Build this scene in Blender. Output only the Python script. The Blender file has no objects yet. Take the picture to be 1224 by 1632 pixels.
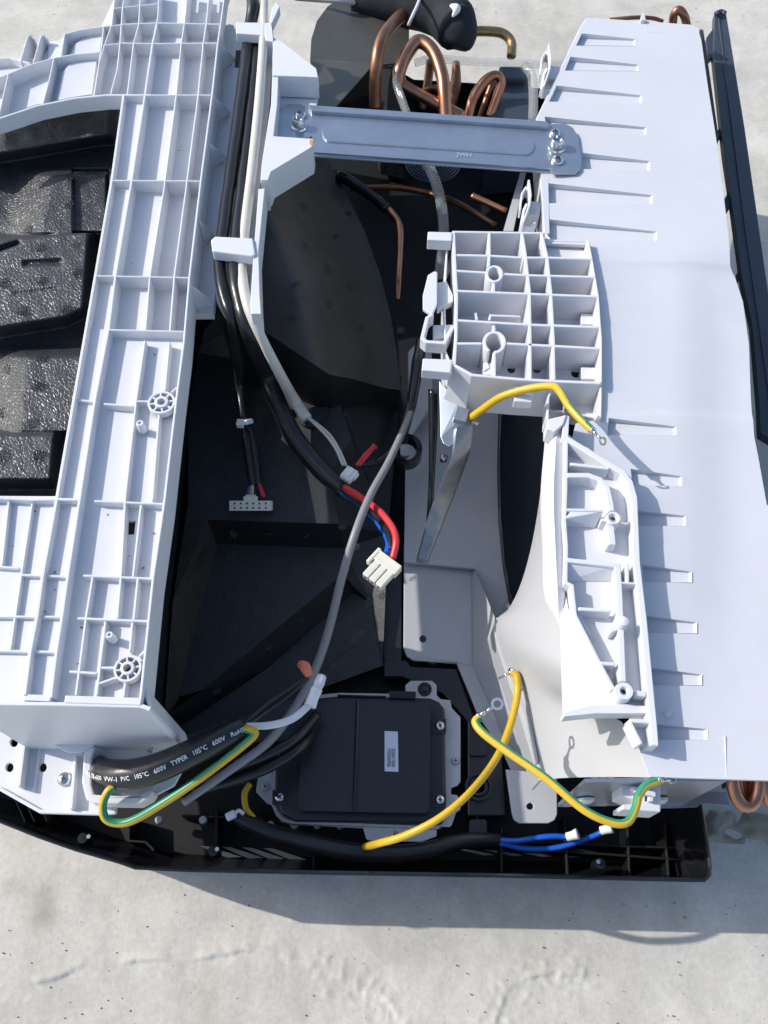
import bpy, bmesh, math, random
from math import sin, cos, radians, pi, atan2, hypot
from mathutils import Vector, Matrix, noise
from mathutils.geometry import tessellate_polygon
random.seed(7)
SC = bpy.context.scene
# ---------------------------------------------------------------- camera, sky, sun
F = 1300.0; TILT = radians(29); CAMH = 0.655
cam = bpy.data.cameras.new('camera'); camo = bpy.data.objects.new('camera', cam)
SC.collection.objects.link(camo); SC.camera = camo
camo.location = (0, 0, CAMH); camo.rotation_euler = (TILT, 0, 0)
cam.sensor_fit = 'VERTICAL'; cam.sensor_height = 36; cam.lens = 36*F/1632
cam.clip_start = 0.01; cam.clip_end = 200
SUN_EL = radians(36); LDIR = Vector((cos(SUN_EL)*0.965, -cos(SUN_EL)*0.262, -sin(SUN_EL))).normalized()
W = bpy.data.worlds.new('World'); SC.world = W; W.use_nodes = True
nt = W.node_tree; nt.nodes.clear()
sky = nt.nodes.new('ShaderNodeTexSky'); sky.sky_type = 'NISHITA'; sky.sun_disc = False
sky.sun_elevation = SUN_EL; sky.sun_rotation = atan2(-LDIR.x, -LDIR.y)
sky.air_density = 1.0; sky.dust_density = 1.6; sky.ozone_density = 1.2
bg = nt.nodes.new('ShaderNodeBackground'); bg.inputs[1].default_value = 0.135
wo = nt.nodes.new('ShaderNodeOutputWorld')
nt.links.new(sky.outputs[0], bg.inputs[0]); nt.links.new(bg.outputs[0], wo.inputs[0])
sl = bpy.data.lights.new('sun', 'SUN'); sl.energy = 2.8; sl.angle = radians(0.53); sl.color = (1.0, 0.955, 0.9)
so = bpy.data.objects.new('sun', sl); SC.collection.objects.link(so)
so.rotation_euler = LDIR.to_track_quat('-Z', 'Y').to_euler(); so.location = (-3, 1, 3)
SC.view_settings.view_transform = 'Standard'; SC.view_settings.look = 'None'
SC.view_settings.exposure = 0.58; SC.view_settings.gamma = 1
# ---------------------------------------------------------------- helpers
ST, CT = sin(TILT), cos(TILT)
def P(x, y, z):
    dx = (x-612)/F; dy = -(y-816)/F
    d = Vector((dx, ST+dy*CT, -CT+dy*ST)); t = (CAMH-z)/-d.z
    return Vector((0, 0, CAMH))+d*t
def pxm(x, y, z):                       # metres per photo pixel at that point
    p = P(x, y, z)-Vector((0, 0, CAMH)); return (p.y*ST-p.z*CT)/F
def rnd(a): return random.uniform(-a, a)
_j = [0]
def jit():
    _j[0] = (_j[0]+1) % 11; return _j[0]*0.000035
# ---- materials
def mat(name, col, rough=.5, metal=0., bump=0., bscale=200., var=0., vscale=20., spec=.5, kind='noise', coat=0., dirt=None, alpha=None, trans=0.):
    m = bpy.data.materials.new(name); m.use_nodes = True; n = m.node_tree.nodes; L = m.node_tree.links
    b = n['Principled BSDF']; b.inputs['Base Color'].default_value = (*col, 1); b.inputs['Roughness'].default_value = rough
    b.inputs['Metallic'].default_value = metal; b.inputs['Specular IOR Level'].default_value = spec
    if coat: b.inputs['Coat Weight'].default_value = coat; b.inputs['Coat Roughness'].default_value = .12
    if trans: b.inputs['Transmission Weight'].default_value = trans
    if alpha is not None: b.inputs['Alpha'].default_value = alpha
    tc = n.new('ShaderNodeTexCoord')
    if var:
        t = n.new('ShaderNodeTexNoise'); t.inputs['Scale'].default_value = vscale; t.inputs['Detail'].default_value = 6; t.inputs['Roughness'].default_value = .65
        L.new(tc.outputs['Object'], t.inputs['Vector'])
        r = n.new('ShaderNodeMapRange'); r.inputs[1].default_value = .3; r.inputs[2].default_value = .7; r.inputs[3].default_value = 1-var; r.inputs[4].default_value = 1+var*.6
        L.new(t.outputs[0], r.inputs[0])
        mx = n.new('ShaderNodeMix'); mx.data_type = 'RGBA'; mx.blend_type = 'MULTIPLY'; mx.inputs[0].default_value = 1
        mx.inputs[6].default_value = (*col, 1); L.new(r.outputs[0], mx.inputs[7]); L.new(mx.outputs[2], b.inputs['Base Color'])
        rr = n.new('ShaderNodeMapRange'); rr.inputs[3].default_value = rough*(1+var*.8); rr.inputs[4].default_value = rough*(1-var*.8)
        L.new(t.outputs[0], rr.inputs[0]); L.new(rr.outputs[0], b.inputs['Roughness'])
    if bump:
        bp = n.new('ShaderNodeBump'); bp.inputs['Strength'].default_value = bump; bp.inputs['Distance'].default_value = .001
        if kind == 'noise':
            t2 = n.new('ShaderNodeTexNoise'); t2.inputs['Scale'].default_value = bscale; t2.inputs['Detail'].default_value = 4; L.new(tc.outputs['Object'], t2.inputs['Vector']); L.new(t2.outputs[0], bp.inputs['Height'])
        else:
            t2 = n.new('ShaderNodeTexVoronoi'); t2.feature = 'DISTANCE_TO_EDGE'; t2.inputs['Scale'].default_value = bscale; L.new(tc.outputs['Object'], t2.inputs['Vector'])
            rm = n.new('ShaderNodeMapRange'); rm.inputs[1].default_value = 0; rm.inputs[2].default_value = .16; L.new(t2.outputs[0], rm.inputs[0])
            t3 = n.new('ShaderNodeTexNoise'); t3.inputs['Scale'].default_value = bscale*.8; t3.inputs['Detail'].default_value = 5; L.new(tc.outputs['Object'], t3.inputs['Vector'])
            ad = n.new('ShaderNodeMath'); ad.operation = 'MULTIPLY_ADD'; ad.inputs[1].default_value = .55; L.new(t3.outputs[0], ad.inputs[0]); L.new(rm.outputs[0], ad.inputs[2])
            L.new(ad.outputs[0], bp.inputs['Height'])
        L.new(bp.outputs[0], b.inputs['Normal'])
    return m
M = {}
M['white'] = mat('white_abs_plastic', (.665, .67, .69), .40, bump=.06, bscale=700, var=.045, vscale=22, spec=.45)
M['sheet'] = mat('white_moulded_panel', (.585, .597, .625), .5, bump=.12, bscale=1400, var=.05, vscale=11, spec=.4)
M['cream'] = mat('cream_connector_plastic', (.72, .70, .60), .42, bump=.05, bscale=1200, var=.05)
M['nylon'] = mat('natural_nylon_plastic', (.78, .78, .76), .4, var=.05)
M['grey'] = mat('light_grey_plastic', (.45, .455, .46), .33, bump=.05, bscale=1100, var=.05, vscale=14)
M['foam'] = mat('glossy_black_bead_foam', (.042, .046, .052), .36, bump=.36, bscale=400, kind='vor', spec=.5, var=.3, vscale=40)
M['foam3'] = mat('sun_toned_black_bead_foam', (.036, .033, .029), .5, bump=.22, bscale=320, kind='vor', spec=.4, var=.3, vscale=30)  # lit copy of the black foam, sun warmth put into its base colour
M['foam2'] = mat('black_bead_foam', (.027, .031, .035), 0.55, bump=.16, bscale=380, kind='vor', spec=.4, var=.3, vscale=30)
M['mark'] = mat('pale_foam_vent_mark', (.075, .08, .085), .6)
M['black'] = mat('black_moulded_plastic', (.016, .018, .022), .33, bump=.08, bscale=500, var=.25, vscale=30)
M['floor'] = mat('shade_toned_black_floor', (.009, .010, .013), .55, bump=.1, bscale=300, var=.4, vscale=25, spec=.25)  # tone by face direction set below, shade put into the colour
M['blackg'] = mat('glossy_black_plastic', (.011, .012, .015), .16, bump=.04, bscale=120, var=.3, vscale=20)
M['rail'] = mat('dark_slate_plastic', (.035, .048, .068), .5, bump=.06, bscale=700, var=.15)
M['cable'] = mat('black_cable_jacket', (.018, .019, .021), .30, bump=.12, bscale=300, var=.25, vscale=60)
M['tube'] = mat('black_rubber_insulation', (.026, .029, .034), .85, bump=.5, bscale=220, spec=.25, var=.25)
M['sleeve'] = mat('aged_cream_sleeve', (.58, .56, .50), .45, bump=.06, var=.08, vscale=60)
M['gcable'] = mat('grey_cable_jacket', (.25, .25, .255), .42, var=.06, vscale=60, bump=.05)
M['wcable'] = mat('white_cable_jacket', (.68, .67, .70), .4, var=.05)
M['red'] = mat('red_wire_insulation', (.66, .045, .05), .35)
M['blue'] = mat('blue_wire_insulation', (.01, .10, .52), .3)
M['yellow'] = mat('yellow_wire_insulation', (.60, .385, .02), .36, var=.06, vscale=80)
M['green'] = mat('green_wire_insulation', (.03, .26, .13), .36, var=.06, vscale=80)
M['orange'] = mat('orange_wire_cap', (.72, .20, .11), .45)
M['steel'] = mat('galvanised_steel', (.43, .475, .53), .33, metal=.8, bump=.06, bscale=60, var=.12, vscale=35)
M['steel2'] = mat('dull_zinc_plate', (.50, .51, .52), .5, metal=.35, var=.1, vscale=40, bump=.04)
M['film'] = mat('brushed_steel_plate', (.085, .083, .072), .45, metal=.1, var=.22, vscale=18, bump=.05)
M['copper'] = mat('copper_tube', (.50, .245, .15), .33, metal=1., bump=.06, bscale=200, var=.3, vscale=45)
M['copperd'] = mat('tarnished_copper_tube', (.30, .15, .09), .42, metal=.8, bump=.08, bscale=200, var=.35, vscale=45)
M['brass'] = mat('aged_brass_tube', (.34, .25, .12), .42, metal=.8, var=.3, vscale=60)
M['tin'] = mat('tinned_terminal', (.80, .79, .77), .22, metal=1., var=.1, vscale=200)
M['screw'] = mat('zinc_screw', (.62, .63, .64), .24, metal=1., var=.15, vscale=300)
M['dark'] = mat('recess_dark', (.012, .013, .018), .6)
M['label'] = mat('label_paper', (.60, .62, .74), .55)
M['ink'] = mat('grey_ink', (.10, .11, .17), .6)
M['print'] = mat('white_cable_print', (.72, .72, .70), .5)
M['clear'] = mat('clear_vinyl_tube', (.80, .84, .84), .08, trans=.0, alpha=.24, spec=.8)
M['bore'] = mat('hose_bore', (.55, .58, .58), .1, alpha=.16, spec=.8)
M['steel3'] = mat('dark_steel_strip', (.26, .28, .30), .38, metal=.75, var=.2, vscale=60, bump=.05)
M['frost'] = mat('frosted_plastic', (.70, .72, .76), .35, alpha=.92)
def clearmat():
    m = M['clear']; n = m.node_tree.nodes; L = m.node_tree.links; b = n['Principled BSDF']; b.inputs['Base Color'].default_value = (.50, .53, .52, 1)
    lw = n.new('ShaderNodeLayerWeight'); lw.inputs[0].default_value = .35; mr = n.new('ShaderNodeMapRange'); mr.inputs[1].default_value = .15; mr.inputs[2].default_value = .95; mr.inputs[3].default_value = .10; mr.inputs[4].default_value = .62
    L.new(lw.outputs['Facing'], mr.inputs[0]); L.new(mr.outputs[0], b.inputs['Alpha'])
clearmat()
def facing_shade(key, dark, up_tone, lo=.80, hi=.97):        # shade put into the colour: up-facing faces lighter, steep faces near black
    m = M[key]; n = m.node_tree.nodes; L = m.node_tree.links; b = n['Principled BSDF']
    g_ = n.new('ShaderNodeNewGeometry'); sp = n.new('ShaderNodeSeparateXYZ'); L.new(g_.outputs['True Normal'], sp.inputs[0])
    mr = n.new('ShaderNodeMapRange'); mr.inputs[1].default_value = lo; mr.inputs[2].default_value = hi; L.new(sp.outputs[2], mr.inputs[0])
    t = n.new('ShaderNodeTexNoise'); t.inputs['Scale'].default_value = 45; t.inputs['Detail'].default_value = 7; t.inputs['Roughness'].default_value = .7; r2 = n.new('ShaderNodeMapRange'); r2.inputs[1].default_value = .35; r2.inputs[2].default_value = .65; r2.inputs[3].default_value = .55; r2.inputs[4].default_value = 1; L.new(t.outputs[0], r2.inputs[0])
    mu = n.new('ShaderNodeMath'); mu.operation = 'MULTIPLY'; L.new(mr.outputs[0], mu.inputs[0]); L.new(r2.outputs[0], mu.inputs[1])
    mx = n.new('ShaderNodeMix'); mx.data_type = 'RGBA'; L.new(mu.outputs[0], mx.inputs[0]); mx.inputs[6].default_value = (*dark, 1); mx.inputs[7].default_value = (*up_tone, 1); L.new(mx.outputs[2], b.inputs['Base Color'])
facing_shade('foam2', (.009, .010, .011), (.042, .048, .052))  # flat panels painted lighter, step and groove sides painted as if in shade
facing_shade('floor', (.006, .007, .008), (.016, .017, .018)); facing_shade('black', (.010, .011, .014), (.020, .022, .026))
# ---- mesh makers
def wloc(o):
    v = Vector((0, 0, 0))
    while o: v += o.location; o = o.parent
    return v
def mk(name, vs, fs, m, parent=None, smooth=False, mats=None, fm=None):
    vs = [Vector(v) for v in vs]
    if parent is not None: off = wloc(parent); loc = Vector((0, 0, 0))
    else:
        n = len(vs); off = Vector((sum(v.x for v in vs)/n, sum(v.y for v in vs)/n, min(v.z for v in vs))); loc = off
    me = bpy.data.meshes.new(name); me.from_pydata([v-off for v in vs], [], fs)
    for mm in (mats or [m]): me.materials.append(mm if not isinstance(mm, str) else M[mm])
    if fm: me.polygons.foreach_set('material_index', fm)
    if smooth: me.polygons.foreach_set('use_smooth', [True]*len(me.polygons))
    me.update(); o = bpy.data.objects.new(name, me); SC.collection.objects.link(o); o.location = loc; o.parent = parent
    return o
def fixn(o):
    bm = bmesh.new(); bm.from_mesh(o.data); bmesh.ops.recalc_face_normals(bm, faces=bm.faces); bm.to_mesh(o.data); bm.free()
def bevel(o, w=.0006, seg=2, ang=35):
    b = o.modifiers.new('bevel', 'BEVEL'); b.width = w; b.segments = seg; b.limit_method = 'ANGLE'; b.angle_limit = radians(ang); b.use_clamp_overlap = True
    return o
def tag(o, label=None, cat=None, group=None, kind=None):
    for k, v in (('label', label), ('category', cat), ('group', group), ('kind', kind)):
        if v: o[k] = v
    return o
def thing(name, label, cat, at, group=None):
    o = bpy.data.objects.new(name, None); SC.collection.objects.link(o); o.empty_display_size = .02
    o.location = P(*at); return tag(o, label, cat, group)
def prism(name, pts, z1, z0, m, parent=None, holes=(), bev=0, ztop=None):
    """pixel outline at height z1 (or 3-tuples with their own height), straight walls to z0"""
    loops = []
    jj = jit()
    for lp in [pts]+list(holes):
        loops.append([P(p[0], p[1], (p[2] if len(p) > 2 else z1)-jj) for p in lp])
    vs = []; fs = []; flat = [v for lp in loops for v in lp]; n = len(flat)
    tris = tessellate_polygon([[Vector((v.x, v.y, 0)) for v in lp] for lp in loops])
    vs = flat+[Vector((v.x, v.y, z0-jj)) for v in flat]
    for t in tris: fs.append(tuple(t)); fs.append(tuple(i+n for i in reversed(t)))
    k = 0
    for lp in loops:
        c = len(lp)
        for i in range(c): a = k+i; b = k+(i+1) % c; fs.append((a, b, b+n, a+n))
        k += c
    o = mk(name, vs, fs, m, parent); fixn(o)
    if bev: bevel(o, bev)
    return o
def circ(x, y, r, n=16, ry=None): return [(x+r*cos(2*pi*i/n), y+(ry or r)*sin(2*pi*i/n)) for i in range(n)]
def rrect(x0, y0, x1, y1, r, n=4):
    out = []
    for cx, cy, a in ((x1-r, y1-r, 0), (x0+r, y1-r, 90), (x0+r, y0+r, 180), (x1-r, y0+r, 270)):
        for i in range(n+1): t = radians(a+90*i/n); out.append((cx+r*cos(t), cy+r*sin(t)))
    return out
def strip(pts, w):
    """pts world xy list -> outline left/right with mitres"""
    L = []; R = []
    for i, p in enumerate(pts):
        a = pts[max(i-1, 0)]; b = pts[min(i+1, len(pts)-1)]
        d1 = (p-a); d2 = (b-p)
        if d1.length < 1e-9: d1 = d2
        if d2.length < 1e-9: d2 = d1
        d1 = d1.normalized(); d2 = d2.normalized(); t = (d1+d2); t = t.normalized() if t.length > 1e-6 else d1
        nrm = Vector((-t.y, t.x, 0)); c = max(.4, nrm.dot(Vector((-d1.y, d1.x, 0)))); L.append(p+nrm*w/2/c); R.append(p-nrm*w/2/c)
    return L, R
def rib(pts, z1, z0, m='white', parent=None, w=.0013, name='rib', draft=0.0, bev=0.0004):
    jj = jit(); q = [P(p[0], p[1], (p[2] if len(p) > 2 else z1)-jj) for p in pts]
    zs = [v.z for v in q]; q2 = [Vector((v.x, v.y, 0)) for v in q]
    L, R = strip(q2, w); Lb, Rb = strip(q2, w*(1+draft)); n = len(q); vs = []
    for i in range(n): vs.append(Vector((L[i].x, L[i].y, zs[i])))
    for i in range(n): vs.append(Vector((R[i].x, R[i].y, zs[i])))
    for i in range(n): vs.append(Vector((Lb[i].x, Lb[i].y, z0-jj)))
    for i in range(n): vs.append(Vector((Rb[i].x, Rb[i].y, z0-jj)))
    fs = []
    for i in range(n-1):
        fs += [(i, i+1, n+i+1, n+i), (2*n+i, 3*n+i, 3*n+i+1, 2*n+i+1), (i, 2*n+i, 2*n+i+1, i+1), (n+i, n+i+1, 3*n+i+1, 3*n+i)]
    fs += [(0, n, 3*n, 2*n), (n-1, 3*n-1, 4*n-1, 2*n-1)]
    o = mk(name, vs, fs, m, parent); fixn(o)
    if bev: bevel(o, bev, 1)
    return o
def slab(name, pts, th, m, parent=None, bev=0):
    """sheet with its own height per corner (px,py,z), thickness th downward"""
    top = [P(*p) for p in pts]; n = len(top); bot = [v-Vector((0, 0, th)) for v in top]
    tris = tessellate_polygon([[Vector((v.x, v.y, 0)) for v in top]])
    fs = [tuple(t) for t in tris]+[tuple(i+n for i in reversed(t)) for t in tris]+[(i, (i+1) % n, (i+1) % n+n, i+n) for i in range(n)]
    o = mk(name, top+bot, fs, m, parent); fixn(o)
    if bev: bevel(o, bev)
    return o
def catmull(pts, k=8):
    if len(pts) < 3: k2 = max(2, k); return [pts[0].lerp(pts[-1], i/k2) for i in range(k2+1)]
    out = []; P0 = [2*pts[0]-pts[1]]+pts+[2*pts[-1]-pts[-2]]
    for i in range(1, len(P0)-2):
        a, b, c, d = P0[i-1], P0[i], P0[i+1], P0[i+2]
        for j in range(k):
            t = j/k; out.append(.5*((2*b)+(c-a)*t+(2*a-5*b+4*c-d)*t*t+(3*b-a-3*c+d)*t**3))
    out.append(pts[-1]); return out
def tubew(name, path, radii, m, parent=None, sides=14, stripe=None, cap=True, wob=0):
    n = len(path); vs = []; fs = []; fm = []
    if not isinstance(radii, (list, tuple)): radii = [radii]*n
    for i, p in enumerate(path):
        t = (path[min(i+1, n-1)]-path[max(i-1, 0)]).normalized()
        if i == 0:
            up = Vector((0, 0, 1)) if abs(t.z) < .9 else Vector((0, 1, 0)); b = t.cross(up).normalized(); nn = b.cross(t)
        else:
            nn = (nn-t*nn.dot(t)).normalized(); b = t.cross(nn)
        for s in range(sides):
            a = 2*pi*s/sides; r = radii[i]*(1+wob*noise.noise(p*60+Vector((s*.1, 0, 0))))
            vs.append(p+(nn*cos(a)+b*sin(a))*r)
    for i in range(n-1):
        for s in range(sides):
            s2 = (s+1) % sides; fs.append((i*sides+s, i*sides+s2, (i+1)*sides+s2, (i+1)*sides+s))
            if stripe:
                a = ((s+.5)/sides*360-stripe[1]-stripe[3]*i/n) % 360; fm.append(1 if a < stripe[2] else 0)
            else: fm.append(0)
    if cap: fs.append(tuple(range(sides))[::-1]); fs.append(tuple(range((n-1)*sides, n*sides))); fm += [0, 0]
    return mk(name, vs, fs, m, parent, smooth=True, mats=[m, stripe[0]] if stripe else None, fm=fm)
def tube(name, pts, r, m, parent=None, k=8, **kw):
    """pts (px,py,z); r = radius in photo pixels (number, or list per control point)"""
    wp = catmull([P(*p) for p in pts], k); n = len(wp); rl = r if isinstance(r, (list, tuple)) else [r]*len(pts)
    rad = []
    for i in range(n):
        f = i/(n-1)*(len(pts)-1); a = min(int(f), len(pts)-2); g = f-a
        mm = pxm(pts[a][0], pts[a][1], pts[a][2])*(1-g)+pxm(pts[a+1][0], pts[a+1][1], pts[a+1][2])*g
        rad.append((rl[a]*(1-g)+rl[a+1]*g)*mm)
    return tubew(name, wp, rad, m, parent, **kw)
def lathe(name, prof, c, m, parent=None, n=24, axis=Vector((0, 0, 1))):
    """prof: (radius, height) metres from centre c"""
    q = Vector((0, 0, 1)).rotation_difference(axis); vs = []; fs = []
    for r, h in prof:
        for i in range(n): a = 2*pi*i/n; vs.append(c+q @ Vector((r*cos(a), r*sin(a), h)))
    for j in range(len(prof)-1):
        for i in range(n): i2 = (i+1) % n; fs.append((j*n+i, j*n+i2, (j+1)*n+i2, (j+1)*n+i))
    if prof[-1][0] > 0: fs.append(tuple(range((len(prof)-1)*n, len(prof)*n)))
    o = mk(name, vs, fs, m, parent, smooth=True)
    mod = o.modifiers.new('edge', 'EDGE_SPLIT'); mod.split_angle = radians(40)
    return o
def boxw(name, c, ax, ay, sx, sy, sz, m, parent=None, bev=0, az=None):
    ax = ax.normalized(); az = az or Vector((0, 0, 1)); ay = ay or az.cross(ax); ay = ay.normalized()
    vs = [c+ax*sx/2*i+ay*sy/2*j+az*sz/2*k for i in (-1, 1) for j in (-1, 1) for k in (-1, 1)]
    fs = [(0, 1, 3, 2), (4, 6, 7, 5), (0, 4, 5, 1), (2, 3, 7, 6), (0, 2, 6, 4), (1, 5, 7, 3)]
    o = mk(name, vs, fs, m, parent); fixn(o)
    if bev: bevel(o, bev)
    return o
_scr = {}
def screw(x, y, z, rpx, parent, m='screw', ang=20, lab=None, washer=False):
    r = rpx*pxm(x, y, z); c = P(x, y, z)
    o = lathe('screw', [(r*1.0, 0), (r*1.0, r*.22), (r*.88, r*.45), (r*.6, r*.62), (r*.28, r*.70), (.0001, r*.71)], c, m, parent)
    a = radians(ang+rnd(30)); d = Vector((cos(a), sin(a), 0)); e = Vector((-sin(a), cos(a), 0))
    vs = []; fs = []
    for k, (u, v) in enumerate(((d, e), (e, d))):
        b = len(vs); zz = r*.73+k*.00003; uu = u*r*.46; vv = v*r*.11
        vs += [c+uu+vv+Vector((0, 0, zz-.0003)), c-uu+vv+Vector((0, 0, zz-.0003)), c-uu-vv+Vector((0, 0, zz-.0003)), c+uu-vv+Vector((0, 0, zz-.0003)), c+vv*1.8+Vector((0, 0, zz)), c-vv*1.8+Vector((0, 0, zz))]
        fs += [(b, b+1, b+2, b+3)]
    vs2 = [v+Vector((0, 0, .0003)) for v in vs]; 
    mk('drive_recess', vs2, fs, 'dark', o)
    if lab: o['label'] = lab
    return o
def textmesh(s, size, ext=0.0):
    cu = bpy.data.curves.new('txt', 'FONT'); cu.body = s; cu.size = size; cu.resolution_u = 2; cu.extrude = ext; cu.offset = size*.012
    o = bpy.data.objects.new('txt', cu); SC.collection.objects.link(o); dg = bpy.context.evaluated_depsgraph_get()
    me = bpy.data.meshes.new_from_object(o.evaluated_get(dg)); SC.collection.objects.unlink(o); bpy.data.objects.remove(o)
    vs = [v.co.copy() for v in me.vertices]; fs = [tuple(p.vertices) for p in me.polygons]; bpy.data.meshes.remove(me); return vs, fs
def sm(a, b, x):
    t = min(1, max(0, (x-a)/(b-a))); return t*t*(3-2*t)
def lerp(a, b, t): return a+(b-a)*t
def pl(tab, x):
    if x <= tab[0][0]: return tab[0][1]
    for (a, b), (c, d) in zip(tab, tab[1:]):
        if x <= c: return b+(d-b)*(x-a)/(c-a)
    return tab[-1][1]
def warp(x, y): return x, y
def field(name, x0, x1, y0, y1, nx, ny, zb, hf, m, parent, inside=None):
    vs = []; fs = []; idx = {}
    for j in range(ny+1):
        for i in range(nx+1):
            x = x0+(x1-x0)*i/nx; y = y0+(y1-y0)*j/ny; p = P(x, y, hf(x, y)) if zb is None else P(*warp(x, y), hf(*warp(x, y))); idx[i, j] = len(vs); vs.append(p)
    for j in range(ny):
        for i in range(nx):
            if inside and not inside(x0+(x1-x0)*(i+.5)/nx, y0+(y1-y0)*(j+.5)/ny): continue
            fs.append((idx[i, j], idx[i, j+1], idx[i+1, j+1], idx[i+1, j]))
    return mk(name, vs, fs, m, parent, smooth=True)
# ================================================================ GROUND
def c_col(n, L, tc):
    q = n.new('ShaderNodeTexNoise'); q.inputs['Scale'].default_value = 30; L.new(tc.outputs['Object'], q.inputs['Vector']); sb_ = n.new('ShaderNodeVectorMath'); sb_.operation = 'SUBTRACT'; sb_.inputs[1].default_value = (.5, .5, .5); L.new(q.outputs['Color'], sb_.inputs[0]); return sb_.outputs[0]
def ground():
    m = bpy.data.materials.new('weathered_concrete'); m.use_nodes = True; n = m.node_tree.nodes; L = m.node_tree.links; b = n['Principled BSDF']
    tc = n.new('ShaderNodeTexCoord')
    def nz(s, d, r=.6, t='ShaderNodeTexNoise'):
        q = n.new(t); q.inputs['Scale'].default_value = s
        if t == 'ShaderNodeTexNoise': q.inputs['Detail'].default_value = d; q.inputs['Roughness'].default_value = r
        L.new(tc.outputs['Object'], q.inputs['Vector']); return q
    a = nz(3.5, 9, .68); c = nz(22, 8, .7); f = nz(260, 5, .7); v = nz(75, 0, 0, 'ShaderNodeTexVoronoi')
    ramp = n.new('ShaderNodeValToRGB'); e = ramp.color_ramp.elements
    e[0].position = .32; e[0].color = (.46, .437, .388, 1); e[1].position = .66; e[1].color = (.62, .592, .53, 1)
    L.new(a.outputs[0], ramp.inputs[0])
    r2 = n.new('ShaderNodeValToRGB'); e = r2.color_ramp.elements; e[0].position = .28; e[0].color = (.80, .80, .79, 1); e[1].position = .6; e[1].color = (1.04, 1.04, 1.03, 1)
    L.new(c.outputs[0], r2.inputs[0])
    mx = n.new('ShaderNodeMix'); mx.data_type = 'RGBA'; mx.blend_type = 'MULTIPLY'; mx.inputs[0].default_value = 1; L.new(ramp.outputs[0], mx.inputs[6]); L.new(r2.outputs[0], mx.inputs[7])
    # sparse dark specks
    vr = n.new('ShaderNodeMapRange'); vr.inputs[1].default_value = .035; vr.inputs[2].default_value = .07; vr.inputs[3].default_value = .45; vr.inputs[4].default_value = 1; L.new(v.outputs[0], vr.inputs[0])
    gate = nz(9, 3); gr = n.new('ShaderNodeMapRange'); gr.inputs[1].default_value = .50; gr.inputs[2].default_value = .6; gr.inputs[3].default_value = 1; gr.inputs[4].default_value = 0; L.new(gate.outputs[0], gr.inputs[0])
    mxx = n.new('ShaderNodeMath'); mxx.operation = 'MAXIMUM'; L.new(vr.outputs[0], mxx.inputs[0]); L.new(gr.outputs[0], mxx.inputs[1])
    m2 = n.new('ShaderNodeMix'); m2.data_type = 'RGBA'; m2.blend_type = 'MULTIPLY'; m2.inputs[0].default_value = 1; L.new(mx.outputs[2], m2.inputs[6]); L.new(mxx.outputs[0], m2.inputs[7])
    fr = n.new('ShaderNodeMapRange'); fr.inputs[1].default_value = .3; fr.inputs[2].default_value = .7; fr.inputs[3].default_value = .88; fr.inputs[4].default_value = 1.06; L.new(f.outputs[0], fr.inputs[0])
    m3 = n.new('ShaderNodeMix'); m3.data_type = 'RGBA'; m3.blend_type = 'MULTIPLY'; m3.inputs[0].default_value = 1; L.new(m2.outputs[2], m3.inputs[6]); L.new(fr.outputs[0], m3.inputs[7])
    L.new(m3.outputs[2], b.inputs['Base Color']); b.inputs['Roughness'].default_value = .82
    bp = n.new('ShaderNodeBump'); bp.inputs['Strength'].default_value = .5; bp.inputs['Distance'].default_value = .0011
    ad = n.new('ShaderNodeMath'); ad.operation = 'MULTIPLY_ADD'; ad.inputs[1].default_value = .5; L.new(f.outputs[0], ad.inputs[0]); L.new(c.outputs[0], ad.inputs[2]); L.new(ad.outputs[0], bp.inputs['Height']); L.new(bp.outputs[0], b.inputs['Normal'])
    prev = m3.outputs[2]
    for (sx, sy, sr, st) in ((65, 1450, .020, .72), (30, 1415, .012, .85), (1075, 1440, .022, .88), (330, 1600, .03, .93)):
        c = P(sx, sy, 0); vd = n.new('ShaderNodeVectorMath'); vd.operation = 'DISTANCE'; vd.inputs[1].default_value = (c.x, c.y, 0)
        wz = n.new('ShaderNodeVectorMath'); wz.operation = 'MULTIPLY_ADD'; wz.inputs[1].default_value = (.03, .03, 0); L.new(c_col(n, L, tc), wz.inputs[0]); L.new(tc.outputs['Object'], wz.inputs[2]); L.new(wz.outputs[0], vd.inputs[0])
        mr = n.new('ShaderNodeMapRange'); mr.interpolation_type = 'SMOOTHSTEP'; mr.inputs[1].default_value = sr*.15; mr.inputs[2].default_value = sr; mr.inputs[3].default_value = 1; mr.inputs[4].default_value = 0; L.new(vd.outputs['Value'], mr.inputs[0])
        mm = n.new('ShaderNodeMix'); mm.data_type = 'RGBA'; mm.blend_type = 'MULTIPLY'; L.new(mr.outputs[0], mm.inputs[0]); L.new(prev, mm.inputs[6]); mm.inputs[7].default_value = (st, st*.985, st*.96, 1); prev = mm.outputs[2]
    L.new(prev, b.inputs['Base Color'])
    M['ground'] = m
    crack = [(-40, 1583), (0, 1578), (40, 1570), (80, 1565), (112, 1552), (125, 1543), (160, 1537), (190, 1541), (215, 1534), (250, 1531), (290, 1534), (330, 1528), (365, 1522), (390, 1515), (415, 1520), (450, 1527), (480, 1540), (505, 1546), (530, 1560), (560, 1572), (590, 1580), (620, 1600), (640, 1640)]
    crack2 = [(790, 1640), (800, 1600), (815, 1575), (840, 1560), (880, 1553), (930, 1556)]
    segs = []
    for cr in (crack, crack2):
        q = [P(x, y, 0) for x, y in cr]; segs += list(zip(q, q[1:]))
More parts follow.
